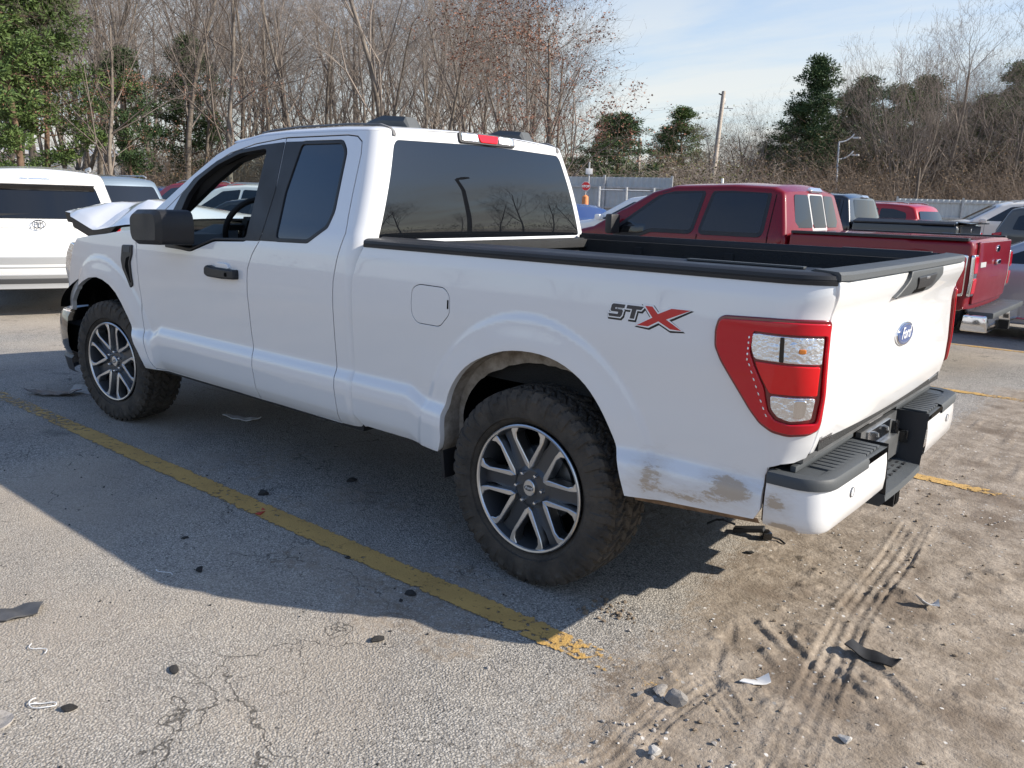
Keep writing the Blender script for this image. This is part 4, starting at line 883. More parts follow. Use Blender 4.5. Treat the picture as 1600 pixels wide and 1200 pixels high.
    at = N('ShaderNodeAttribute', attribute_name='dirt'); dm = mth('ADD', at.outputs['Fac'], mth('MULTIPLY', mth('SUBTRACT', noise(26, 3, .7), .5), 1.1)); dm = rng_(dm, .32, .72)
    edge_st = mth('MULTIPLY', edge, mth('GREATER_THAN', s1.outputs[2], .55)); dm2 = mth('MULTIPLY', dm, mth('SUBTRACT', 1., mth('MULTIPLY', edge_st, mth('SUBTRACT', 1., rng_(at.outputs['Fac'], .3, .9)))))
    col = mixc(dm2, asp, dirt); l.new(col, b.inputs['Base Color'])
    b.inputs['Roughness'].default_value = .9; b.inputs['Specular IOR Level'].default_value = .25
    h = mth('ADD', mth('MULTIPLY', mth('SUBTRACT', 1., at.outputs['Fac']), mth('MULTIPLY', edge, .0022)), mth('MULTIPLY', at.outputs['Fac'], mth('MULTIPLY', dn2, .006)))
    bp = N('ShaderNodeBump'); bp.inputs['Strength'].default_value = .9; bp.inputs['Distance'].default_value = 1.0; l.new(h, bp.inputs['Height']); l.new(bp.outputs[0], b.inputs['Normal'])
    return m
ground_mat(); ground = struct(link('ground', me, 'lot_surface'))
def GH(x, y): return float(gz(np.array([x]), np.array([y]))[0])
# painted bay lines, worn
def paint_mat():
    m = mat('yellow_paint', (.50, .31, .075), .75); n = m.node_tree.nodes; l = m.node_tree.links; b = n['Principled BSDF']
    at = n.new('ShaderNodeAttribute'); at.attribute_name = 'wear'; g = n.new('ShaderNodeNewGeometry')
    t = n.new('ShaderNodeTexNoise'); t.inputs['Scale'].default_value = 30; t.inputs['Detail'].default_value = 7; t.inputs['Roughness'].default_value = .7; l.new(g.outputs['Position'], t.inputs['Vector'])
    a = n.new('ShaderNodeMath'); a.operation = 'ADD'; l.new(at.outputs['Fac'], a.inputs[0]); l.new(t.outputs['Fac'], a.inputs[1])
    r = n.new('ShaderNodeMapRange'); r.inputs['From Min'].default_value = .98; r.inputs['From Max'].default_value = .90; l.new(a.outputs[0], r.inputs[0]); l.new(r.outputs[0], b.inputs['Alpha'])
    v = n.new('ShaderNodeTexVoronoi'); v.inputs['Scale'].default_value = 110; l.new(g.outputs['Position'], v.inputs['Vector'])
    t2 = n.new('ShaderNodeTexNoise'); t2.inputs['Scale'].default_value = 6; t2.inputs['Detail'].default_value = 6; l.new(g.outputs['Position'], t2.inputs['Vector'])
    mx_ = n.new('ShaderNodeMixRGB'); l.new(t2.outputs['Fac'], mx_.inputs[0]); mx_.inputs[1].default_value = (.34, .21, .07, 1); mx_.inputs[2].default_value = (.60, .375, .115, 1); l.new(mx_.outputs[0], b.inputs['Base Color'])
    bp = n.new('ShaderNodeBump'); bp.inputs['Strength'].default_value = .5; bp.inputs['Distance'].default_value = .003; l.new(v.outputs['Distance'], bp.inputs['Height']); l.new(bp.outputs[0], b.inputs['Normal'])
paint_mat()
def bay_line(x0, x1, y0, wd, base, end):
    xs = np.arange(x0, x1, .03); ts = np.linspace(-.5, .5, 9); X, Tt = np.meshgrid(xs, ts, indexing='ij'); Y = y0+Tt*wd+.010*(fbm(X, X*0+y0, 3.)-.5)*2
    Z = gz(X, Y)+.0045; V = np.stack([X, Y, Z], -1).reshape(-1, 3); n = len(ts)
    F = [(i*n+j, (i+1)*n+j, (i+1)*n+j+1, i*n+j+1) for i in range(len(xs)-1) for j in range(n-1)]
    o = mesh('bay_line', V, F, 'yellow_paint', None, 180); struct(o)
    w = base+.05+.22*(np.abs(Tt) > .44)+end*sstep(x0+.9, x0, X)+.25*(fbm(X, Y, 1.1, 3)-.5)+.10*sstep(2.4, 4.8, X)
    at = o.data.attributes.new('wear', 'FLOAT', 'POINT'); at.data.foreach_set('value', w.astype(np.float32).ravel()); return o
bay_line(-.95, 5.6, 1.258, .142, .29, .24); bay_line(-1.75, 5.2, -1.775, .12, .34, .22); bay_line(-1.5, 5.2, -4.73, .12, .38, .2); bay_line(-1.5, 5.0, -7.75, .12, .38, .2); bay_line(-1.5, 5.0, 4.26, .13, .36, .2)
# ---- things lying about
mat('stone_grey', (.30, .28, .26), .9, var=.4, vscale=30, bump=.5); mat('stone_pale', (.50, .48, .45), .9, var=.3, vscale=30, bump=.4); mat('asphalt_chunk', (.045, .043, .042), .9, var=.4, vscale=60, bump=.8, bscale=120)
mat('clod', (.20, .155, .11), .95, var=.4, vscale=40, bump=.8, bscale=100); mat('scrap_black', (.02, .02, .021), .5, var=.4, rvar=.3); mat('scrap_white', (.62, .63, .64), .5, var=.2); mat('scrap_red', (.45, .06, .04), .6); mat('scrap_grey', (.075, .075, .078), .6, var=.4)
def lump(n, seed, sq=(1, 1, .6), sub=2, jag=.28):
    r = random.Random(seed); bm = bmesh.new(); bmesh.ops.create_icosphere(bm, subdivisions=sub, radius=1)
    c = [(Vector((r.gauss(0, 1), r.gauss(0, 1), r.gauss(0, 1))).normalized(), .42+.45*r.random()) for _ in range(15)]
    for v in bm.verts:
        for d, k in c:
            q = v.co.dot(d)
            if q > k: v.co -= d*(q-k)
        v.co *= 1+jag*(r.random()-.5)*.35
        v.co = Vector((v.co.x*sq[0], v.co.y*sq[1], v.co.z*sq[2]))
    me_ = bpy.data.meshes.new(n); bm.to_mesh(me_); bm.free(); return me_
def put(name, me_, m, x, y, s, label, cat, rz=0, sink=.25, group=None):
    o = link(name, me_, m); zmin = min(v.co.z for v in me_.vertices)
    o.location = (x, y, GH(x, y)-zmin*s*(1-sink)); o.scale = (s, s, s); o.rotation_euler = (0, 0, rz); return tag(o, label, cat, group)
put('rock', lump('rock', 1, (1.1, .8, .7)), 'stone_grey', -.905, 1.317, .042, 'fist sized grey rock lying in the dirt near the end of the yellow line', 'rock', .4)
put('rock', lump('rock', 2, (1.2, .8, .5)), 'stone_grey', -.845, 1.30, .034, 'flat dark stone beside the fist sized grey rock', 'rock', 1.4)
put('rock', lump('rock', 3, (1, .9, .6)), 'stone_pale', -.985, 1.585, .028, 'pale chalky stone among rubble at the near dirt edge', 'rock', .3)
put('rock', lump('rock', 4, (1, .9, .7)), 'stone_pale', -1.395, 1.145, .026, 'small pale stone beside the tyre track in the dirt', 'rock', 2.3)
put('rock', lump('rock', 5, (1.2, .6, .5)), 'stone_grey', -.80, 1.36, .018, 'small grey stone next to the rubble by the yellow line', 'rock', 1.3)
CH = [(.282, 1.373, .030, 'round black asphalt lump just beside the yellow line'), (.099, 1.70, .028, 'black asphalt crumb lying alone on sunlit pavement off the rear wheel'), (.464, 2.294, .024, 'black crumb on pale pavement beyond the truck shadow, well left of the yellow line'), (.499, 2.622, .030, 'curled black chip beside a white wire loop on the pavement'), (1.094, 1.837, .026, 'two pointed black crumb at the edge of the truck shadow'), (.731, 1.322, .02, 'small black crumb in shadow halfway along the yellow line'), (1.465, 1.701, .02, 'small black crumb in the middle of the truck shadow'), (1.70, 1.12, .042, 'ragged black crumb patch on the far edge of the yellow line'), (1.507, .661, .035, 'flat black crumb under the truck sill'), (.26, 1.44, .012, 'tiny black crumb next to the round asphalt lump')]
for k, (x, y, s, lab) in enumerate(CH): put('asphalt_lump', lump('asphalt_lump', 20+k, (1.2, .8, .45), 2, .5), 'asphalt_chunk', x, y, s, lab, 'debris', k*1.3, .3)
def scrap(name, P, th, m, x, y, label, cat, rz=0, bend=0., tilt=0., lift=0):
    "a torn flat piece: outline extruded and bent"
    uv, F = fill([ccw(resample(P, .02))], .018); L_ = ccw(resample(P, .02)); V = [(a, b_, 0) for a, b_ in uv]; n0 = len(V); V += [(a, b_, -th) for a, b_ in uv]
    Fs = list(F)+[tuple(i+n0 for i in f[::-1]) for f in F]; nl = len(L_); V2 = [(a, b_, 0) for a, b_ in L_]+[(a, b_, -th) for a, b_ in L_]; n1 = len(V); V += V2; Fs += [(n1+i, n1+nl+i, n1+nl+(i+1) % nl, n1+(i+1) % nl) for i in range(nl)]
    V = [(a, b_, c+bend*(a*a-.4*b_*b_+.6*a*b_)*8+.004*math.sin(a*60+b_*40)) for a, b_, c in V]
    b = MB(); b.add(V, Fs); o = b.build(name, m, None, 30); z0 = min(v[2] for v in V)
    o.location = (x, y, GH(x, y)-z0*.8+lift); o.rotation_euler = (tilt, 0, rz); return tag(o, label, cat)
scrap('plastic_strip', [(-.09, -.03), (-.03, -.036), (.085, -.026), (.095, .022), (.0, .028), (-.085, .02)], .006, 'scrap_black', -1.315, .60, 'broken black plastic strip half buried in the dirt behind the truck', 'debris', 2.95, .25, .12, .006)
o = scrap('torn_white_scrap', [(-.04, -.02), (.0, -.03), (.05, -.012), (.03, .02), (-.01, .012), (-.035, .03)], .003, 'scrap_white', -1.373, .028, 'crumpled white plastic scrap on open dirt', 'debris', .4, 1.6, .35, .008)
o = scrap('torn_white_scrap', [(-.06, -.02), (.02, -.03), (.06, .0), (.02, .02), (-.05, .015)], .003, 'scrap_white', -1.06, 1.03, 'flat dirty clear plastic scrap trodden in the dirt between the tyre tracks', 'debris', .9, .4, .1, .002)
lb = thing('broken_lamp_bracket', 'broken black plastic bracket lying under the rear bumper corner', 'debris', (-.50, -.19, GH(-.5, -.19)+.03), .2)
MB().box((0, 0, 0), (.15, .055, .022), Matrix.Rotation(.22, 3, 'Y')).build('bracket_body', 'scrap_black', lb, bevel=.006); MB().box((-.085, .01, -.005), (.045, .06, .035), Matrix.Rotation(.5, 3, 'Z')).build('bracket_clip', 'gloss_black', lb, bevel=.006)
b = MB(); b.tube([(.07, 0, .01), (.12, .03, .035), (.16, .01, .02), (.20, .04, .0)], .006, 6); b.build('bracket_arm', 'scrap_black', lb); b = MB(); b.tube([(-.1, .02, -.005), (-.15, .0, -.02), (-.18, .03, -.024)], .005, 6); b.build('bracket_wire', 'scrap_black', lb)
put('asphalt_lump', lump('asphalt_lump', 40, (1.3, .7, .5), 2, .5), 'asphalt_chunk', -.60, .02, .022, 'small dark lump beside the broken bracket under the bumper', 'debris', .5)
def loopwire(x, y, pts, label):
    b = MB(); b.tube([(a, b_, c+.004) for a, b_, c in pts], .0017, 6); o = b.build('wire_loop', 'scrap_white'); o.location = (x, y, GH(x, y)); tag(o, label, 'wire')
loopwire(.585, 2.665, [(.05*math.cos(t)*(1-.08*t), .03*math.sin(t*1.3), .004*abs(math.sin(2*t))) for t in np.linspace(0, 7, 30)], 'looped white wire next to the curled black chip')
loopwire(.93, 2.545, [(.05*t, .018*math.sin(t*3), .004) for t in np.linspace(-1, 1, 20)], 'short wavy white wire near the tarpaulin scrap')
loopwire(1.18, 1.95, [(.05*t, .015*math.sin(t*2.5), .004) for t in np.linspace(-1, 1, 16)], 'short white wire lying at the shadow edge')
scrap('tarpaulin_scrap', [(-.09, -.05), (-.02, -.065), (.03, -.045), (.09, -.04), (.07, .01), (.08, .04), (.02, .06), (-.05, .04), (-.08, .045)], .005, 'scrap_grey', 1.26, 2.50, 'dark grey tarpaulin scrap with folded edge on sunlit pavement', 'debris', 1.1, .12, .05, .004)
scrap('flattened_cup', [(.055*math.cos(t), .045*math.sin(t)) for t in np.linspace(0, 2*PI, 18, endpoint=False)], .006, 'stone_grey', .60, 2.79, 'round flattened pale disc stuck on the pavement', 'debris', .2, .0, 0)
scrap('red_scrap', [(-.045, -.012), (.04, -.018), (.05, .01), (-.03, .016)], .004, 'scrap_red', 1.475, 1.275, 'small red plastic sliver on the yellow line', 'debris', 2.2, .3)
scrap('bent_panel_scrap', [(-.2, -.06), (.1, -.10), (.22, .0), (.05, .07), (-.18, .05)], .006, 'scrap_grey', 4.74, .98, 'bent grey panel scrap lying ahead of the front wheel', 'debris', .7, .08, .05, .006)
scrap('bent_panel_scrap', [(-.14, -.03), (.12, -.04), (.15, .02), (-.1, .04)], .005, 'scrap_white', 3.1, .35, 'thin pale scrap lying under the cab', 'debris', .4, .1)
o = link('crumbled_filler', lump('crumbled_filler', 60, (1.3, .8, .25), 3, .8), 'stone_pale'); o.location = (4.78, .74, .005); o.scale = (.17, .17, .13); tag(o, 'pale crumbled lump spilled in front of the front wheel', 'debris')
def scatter(name, n, spots, rad, m, seed, label_kind='stuff'):
    r = random.Random(seed); b = MB(); base = []
    for s in range(4):
        q = lump('t', seed+s, (1, .9, .65), 1, .5); base.append(([v.co.copy() for v in q.vertices], [tuple(p.vertices) for p in q.polygons])); bpy.data.meshes.remove(q)
    pts = [spots(r) for _ in range(n)]; hs = gz(np.array([p[0] for p in pts]), np.array([p[1] for p in pts]))
    for (x, y), h in zip(pts, hs):
        s = rad*(.35+r.random()**3*1.6); R_ = Matrix.Rotation(r.random()*6.28, 3, 'Z'); V, F = base[r.randrange(4)]; b.add([R_ @ (v*s)+Vector((x, y, float(h)+s*.3)) for v in V], F)
    o = b.build(name, m, None, 0); o['kind'] = 'stuff'; return o
scatter('dirt_clods', 90, lambda r: (-.42+r.gauss(0, .07), .93+r.gauss(0, .055)), .010, 'clod', 70)
scatter('rubble', 150, lambda r: (-1.0+r.gauss(0, .22), 1.48+r.gauss(0, .22)), .0075, 'stone_grey', 80)
scatter('gravel', 500, lambda r: (-.75-abs(r.gauss(0, .55)), r.uniform(-1.6, 1.9)), .0048, 'stone_pale', 90)
scatter('grit', 420, lambda r: (r.uniform(-.6, 3.2), r.uniform(.9, 3.0)), .0042, 'asphalt_chunk', 100)
scatter('earth_crumbs', 260, lambda r: (-.9-abs(r.gauss(0, .5)), r.uniform(-2.2, 1.6)), .0065, 'clod', 110)
# ------------------------------------------------------------------ other vehicles
mat('maroon_paint', (.16, .003, .010), .35, coat=.7, rvar=.06, spec=.15); mat('black_paint', (.008, .009, .012), .3, coat=1); mat('silver_paint', (.42, .44, .47), .35, metal=.5, coat=1)
mat('red_paint', (.36, .01, .016), .35, coat=1, spec=.15); mat('sand_paint', (.66, .64, .60), .4, coat=1); mat('blue_paint', (.02, .045, .16), .35, coat=1); mat('grey_paint', (.10, .095, .085), .4, metal=.3, coat=1); mat('car_white', (.80, .80, .79), .4, coat=1)
mat('bluegrey_paint', (.17, .22, .27), .35, metal=.3, coat=1); mat('trim_silver', (.42, .43, .44), .5, metal=.3); mat('dark_cladding', (.07, .073, .078), .6)
mat('plain_rubber', (.02, .02, .02), .85, var=.3)
def arch_pts(cx, r, zb_, n=9): return [(cx-r*math.cos(a), zb_+r*1.05*math.sin(a)) for a in np.linspace(.12, PI-.12, n)]
def pillow(name, sil, rad, w, m, parent, bow=.0, cell=.09, step=.05):
    "car body: two shaped flanks inside a side silhouette, rolled over to a skin that runs round the silhouette"
    S = resample(sil, step); fl = area2(S) < 0
    R = np.full(len(S), rad if not hasattr(rad, '__len__') else .03)
    if hasattr(rad, '__len__'):
        rad = list(rad)+[.03]*len(sil); P = np.array(sil); R = np.array([rad[int(np.argmin(np.hypot(*(P-q).T)))] for q in S])
    if fl: S = S[::-1]; R = R[::-1]
    I, nd = offset(S, -R); nd = offset(S, 1)[1]
    uv, F = fill([I], cell); V = []; Fs = []; n = len(S)
    for s in (1, -1):
        b0 = len(V); V += [(x, s*float(w(x, z)), z) for x, z in uv]; Fs += [tuple(b0+i for i in (f[::-1] if s > 0 else f)) for f in F]
    wi = np.array([float(w(x, z)) for x, z in I]); rows = []
    angs = [0, .3, .6, .9, 1.2, PI/2]
    for a in angs: rows.append([(I[i, 0]+nd[i, 0]*R[i]*math.sin(a), wi[i]-R[i]*(1-math.cos(a)), I[i, 1]+nd[i, 1]*R[i]*math.sin(a)) for i in range(n)])
    for t in np.linspace(.8, -.8, 9): rows.append([(S[i, 0]+nd[i, 0]*bow*(1-t*t), (wi[i]-R[i])*t, S[i, 1]+nd[i, 1]*bow*(1-t*t)) for i in range(n)])
    for a in angs[::-1]: rows.append([(I[i, 0]+nd[i, 0]*R[i]*math.sin(a), -(wi[i]-R[i]*(1-math.cos(a))), I[i, 1]+nd[i, 1]*R[i]*math.sin(a)) for i in range(n)])
    b0 = len(V)
    for r in rows: V += r
    Fs += [(b0+k*n+i, b0+k*n+(i+1) % n, b0+(k+1)*n+(i+1) % n, b0+(k+1)*n+i) for k in range(len(rows)-1) for i in range(n)]
    b = MB(); b.add(V, Fs); o = b.build(name, m, parent, 0)
    bm = bmesh.new(); bm.from_mesh(o.data); bmesh.ops.remove_doubles(bm, verts=bm.verts, dist=.0015); bmesh.ops.recalc_face_normals(bm, faces=bm.faces); bm.to_mesh(o.data); bm.free()
    o.data.polygons.foreach_set('use_smooth', [True]*len(o.data.polygons)); o.data.set_sharp_from_angle(angle=math.radians(38)); return o
_W = {}
def road_wheel(par, x, y, r, wd=.22, rimr=.24, dark=False):
    key = (r, wd, rimr, dark)
    if key not in _W:
        w = bpy.data.objects.new('wheel', None); C.objects.link(w); h = wd/2
        b = MB(); b.rev([(rimr, -h*.8), (r-.05, -h), (r-.012, -h*.85), (r, -h*.5), (r, h*.5), (r-.012, h*.85), (r-.05, h), (rimr, h*.8)], 40); b.build('tyre', 'plain_rubber', w)
        b = MB(); b.rev([(rimr+.004, h*.8), (rimr-.012, h*.82), (rimr-.03, h*.3), (.02, h*.3)], 32)
        for k in range(5):
            a = k*2*PI/5; R_ = Matrix.Rotation(a, 3, 'Y'); b.box(R_ @ Vector((rimr*.5, h*.62, 0)), (rimr*.95, .03, .06), R_)
        b.rev([(.001, h*.75), (.05, h*.72), (.055, h*.5)], 16); b.build('rim', 'dark_alloy' if dark else 'alloy', w); _W[key] = w; o = w
    else: o = copy_tree(_W[key])
    o.parent = par; o.location = (x, y, r); o.rotation_euler = (0, 0, 0 if y > 0 else PI); return o
def flank(w, sg): return lambda u, v: np.stack([u+0*v, sg*np.vectorize(lambda a, b_: float(w(a, b_)))(u, v), v+0*u], -1)
def skin(pts, w, bow, sg=0):
    "rear/front skin as (y, z) -> x from a list of (z, x)"
    P = np.array(sorted(pts)); sg = sg or (-1 if P[:, 1].mean() < 0 else 1)
    return lambda y, z: np.stack([np.interp(z, P[:, 0], P[:, 1])+sg*bow*(1-np.clip(np.abs(y)/w, 0, 1)**2), y+0*z, z+0*y], -1)
def both(fn):
    for s in (1, -1): fn(s)
def suv(label, loc, yaw, paint, L=4.6, H=1.69, W=.92, glass='tinted_glass', clad=None, group=None, name='parked_suv', style=0, lamp='red_lens', detail=True, plate=True):
    t = thing(name, label, 'suv', loc, yaw, group); k = L/4.6; h = H/1.69; f = lambda P: [(x*k, z*h) for x, z in P]
    rear = [(-2.20, .34), (-2.27, .48), (-2.30, .72), (-2.27, .95), (-2.20, 1.10), (-2.02, 1.50), (-1.96, 1.60)]
    sil = f(rear+[(-1.80, 1.645), (-1.2, 1.682), (-.3, 1.69), (.30, 1.65), (.55, 1.58), (1.32, 1.12), (1.75, 1.04), (2.08, .92), (2.24, .72), (2.27, .48), (2.20, .30), (1.85, .28)]+arch_pts(1.42, .37, .34)[::-1]+[(.95, .26), (-.88, .26)]+arch_pts(-1.32, .37, .34)[::-1]+[(-1.82, .30)])
    rad = [.10]*7+[.09]*14+[.03]*11+[.03]*11
    def w(x, z):
        x /= k; z /= h; a = W-.34*max(0, z-1.06)-.06*max(0, .5-z)-.10*max(0, (abs(x)-1.75)/.55)**2; return a
    body = pillow('body', sil, rad, w, paint, t, .05)
    wins = [[(-1.86, 1.16), (-1.78, 1.46), (-1.45, 1.545), (-1.10, 1.56), (-1.10, 1.12)], [(-1.04, 1.12), (-1.04, 1.565), (-.28, 1.58), (-.20, 1.11)], [(-.13, 1.11), (-.21, 1.58), (.30, 1.53), (.93, 1.12)]]
    if style == 1: wins[0] = [(-1.78, 1.18), (-1.66, 1.44), (-1.4, 1.53), (-1.10, 1.55), (-1.10, 1.12)]
    def sides(s):
        for q in wins: panel('side_window', rnd(f(q), .05), flank(w, s), glass, t, e=.004, thick=.006, lift=.004, out=(0, s, .2), cell=.12, step=.06)
        b = MB(); b.box((1.0*k, s*1.0, 1.12*h), (.16, .16, .13)); b.build('door_mirror', paint, t, bevel=.03)
        if detail:
            for xx in (.1, -.85): b = MB(); b.tube([(xx*k-.09, s*(W+.015), .95*h), (xx*k+.09, s*(W+.02), .955*h)], .014, 6); b.build('door_handle', paint, t)
            for xx in (.95, -.16, -1.08): mesh('door_seam', [(xx*k, s*(w(xx*k, z)+.0015), z) for z in (.4, .7, 1.0, 1.1)]+[(xx*k-.007, s*(w(xx*k, z)+.0015), z) for z in (.4, .7, 1.0, 1.1)], [(0, 1, 5, 4), (1, 2, 6, 5), (2, 3, 7, 6)], 'seam', t, 0)
        b = MB(); b.tube([(-1.75*k, s*.62, H*1.0), (-1.6*k, s*.62, H+.035), (.0, s*.62, H+.04), (.25, s*.62, H*.985)], .016, 6); b.build('roof_rail', 'trim_silver', t)
        panel('tail_lamp', rnd(f([(-2.06, .98), (-2.26, .90), (-2.26, 1.06), (-2.05, 1.10)]), .03), flank(w, s), lamp, t, e=.01, thick=.01, lift=.012, out=(0, s, 0), cell=.1)
    both(sides)
    zr = [(z*h, x*k) for x, z in rear]; bm_ = skin(zr, .8, .05)
    panel('rear_window', rnd([(-.76, 1.11*h), (-.64, 1.50*h), (.64, 1.50*h), (.76, 1.11*h)], .06), bm_, glass, t, e=.004, thick=.008, lift=.014, out=(-1, 0, .3), cell=.1, step=.06)
    for s in (1, -1): panel('tail_lamp', rnd([(s*.80, .91*h), (s*.78, 1.06*h), (s*.48, 1.03*h), (s*.52, .93*h)], .03), bm_, lamp, t, e=.008, thick=.012, lift=.012, out=(-1, 0, .3), cell=.1)
    if plate: panel('number_plate', rnd([(-.26, .76*h), (-.26, .88*h), (.26, .88*h), (.26, .76*h)], .02), bm_, 'trim_silver' if detail else paint, t, e=.003, thick=.01, lift=.003, out=(-1, 0, 0), cell=.1)
    panel('rear_bumper', rnd([(-.84, .36*h), (-.86, .60*h), (.86, .60*h), (.84, .36*h)], .05), bm_, clad or paint, t, e=.02, thick=.03, lift=.03, out=(-1, 0, 0), cell=.1)
    fm = skin([(1.15*h, 1.29*k), (1.55*h, .60*k)], .8, .10); panel('windscreen', rnd([(-.74, 1.15*h), (-.60, 1.55*h), (.60, 1.55*h), (.74, 1.15*h)], .05), fm, glass, t, e=.004, thick=.008, lift=.008, out=(1, 0, .5), cell=.12, step=.06)
    for s in (1, -1):
        panel('head_lamp', rnd([(s*.50, .82*h), (s*.52, .93*h), (s*.80, .96*h), (s*.80, .84*h)], .03), skin([(.6*h, 2.26*k), (1.0*h, 2.0*k)], .8, .05), 'clear_lens', t, e=.01, thick=.012, lift=.01, out=(1, 0, .3), cell=.1)
    panel('grille', rnd([(-.42, .55*h), (-.46, .86*h), (.46, .86*h), (.42, .55*h)], .04), skin([(.5*h, 2.27*k), (.72*h, 2.24*k), (.95*h, 2.05*k)], .8, .05), 'gloss_black', t, e=.01, thick=.012, lift=.008, out=(1, 0, .2), cell=.1)
    for x in (1.42*k, -1.32*k):
        for s in (1, -1): road_wheel(t, x, s*(W-.13), .345, .23, .235)
    return t, w, bm_, f
def sedan(label, loc, yaw, paint, L=4.85, H=1.43, W=.91, group=None, name='parked_sedan', glass='tinted_glass', flat_hood=0):
    t = thing(name, label, 'car', loc, yaw, group); k = L/4.85; h = H/1.43; f = lambda P: [(x*k, z*h) for x, z in P]
    rear = [(-2.25, .32), (-2.38, .45), (-2.41, .70), (-2.38, .90), (-2.30, .99)]
    sil = f(rear+[(-1.85, 1.04), (-1.10, 1.33), (-.70, 1.41), (-.1, 1.43), (.35, 1.38), (1.18, .98), (1.6, .93), (2.1, .82), (2.36, .66), (2.40, .45), (2.30, .26), (1.9, .24)]+arch_pts(1.45, .35, .32)[::-1]+[(1.0, .22), (-1.0, .22)]+arch_pts(-1.38, .35, .32)[::-1]+[(-1.85, .26)])
    rad = [.09]*5+[.08]*12+[.03]*11+[.03]*11+[.03]
    def w(x, z):
        x /= k; z /= h; return W-.48*max(0, z-.93)-.06*max(0, .45-z)-.13*max(0, (abs(x)-1.7)/.65)**2
    pillow('body', sil, rad, w, paint, t, .05)
    wins = [[(-1.42, 1.03), (-1.02, 1.24), (-.66, 1.325), (-.42, 1.335), (-.36, 1.0)], [(-.30, 1.0), (-.36, 1.335), (.22, 1.31), (.92, .99)]]
    def sides(s):
        for q in wins: panel('side_window', rnd(f(q), .04), flank(w, s), glass, t, e=.004, thick=.006, lift=.004, out=(0, s, .3), cell=.12, step=.06)
        b = MB(); b.box((.92*k, s*.98, 1.03*h), (.14, .15, .11)); b.build('door_mirror', paint, t, bevel=.03)
        for xx in (.0, -.95): b = MB(); b.tube([(xx-.09, s*(W+.012), .84*h), (xx+.09, s*(W+.016), .845*h)], .013, 6); b.build('door_handle', 'chrome', t)
        b = MB(); b.tube([(-1.0, s*(W+.006), .30), (1.0, s*(W+.006), .30)], .012, 6); b.build('sill_strip', 'chrome', t)
        for xx in (.98, -.33): mesh('door_seam', [(xx, s*(w(xx, z)+.0015), z) for z in (.35, .6, .9, .98)]+[(xx-.007, s*(w(xx, z)+.0015), z) for z in (.35, .6, .9, .98)], [(0, 1, 5, 4), (1, 2, 6, 5), (2, 3, 7, 6)], 'seam', t, 0)
    both(sides)
    bm_ = skin([(z*h, x*k) for x, z in rear], .8, .05)
    for s in (1, -1): panel('tail_lamp', rnd([(s*.80, .75*h), (s*.78, .92*h), (s*.40, .91*h), (s*.44, .78*h)], .03), bm_, 'red_lens', t, e=.008, thick=.012, lift=.012, out=(-1, 0, .2), cell=.1)
    panel('rear_window', rnd([(-.62, 1.07*h), (-.52, 1.31*h), (.52, 1.31*h), (.62, 1.07*h)], .04), skin([(1.04*h, -1.85*k), (1.33*h, -1.10*k)], .7, .06), glass, t, e=.004, thick=.006, lift=.01, out=(-1, 0, 1), cell=.12, step=.06)
    panel('windscreen', rnd([(-.70, 1.01*h), (-.56, 1.34*h), (.56, 1.34*h), (.70, 1.01*h)], .04), skin([(.98*h, 1.18*k), (1.38*h, .35*k)], .7, .08), glass, t, e=.004, thick=.006, lift=.01, out=(1, 0, 1), cell=.12, step=.06)
    for s in (1, -1): panel('head_lamp', rnd([(s*.42, .68*h), (s*.46, .77*h), (s*.80, .80*h), (s*.80, .70*h)], .03), skin([(.5*h, 2.40*k), (.66*h, 2.36*k), (.82*h, 2.1*k)], .8, .05), 'clear_lens', t, e=.01, thick=.012, lift=.012, out=(1, 0, .3), cell=.1)
    for x in (1.45*k, -1.38*k):
        for s in (1, -1): road_wheel(t, x, s*(W-.12), .33, .22, .23)
    return t
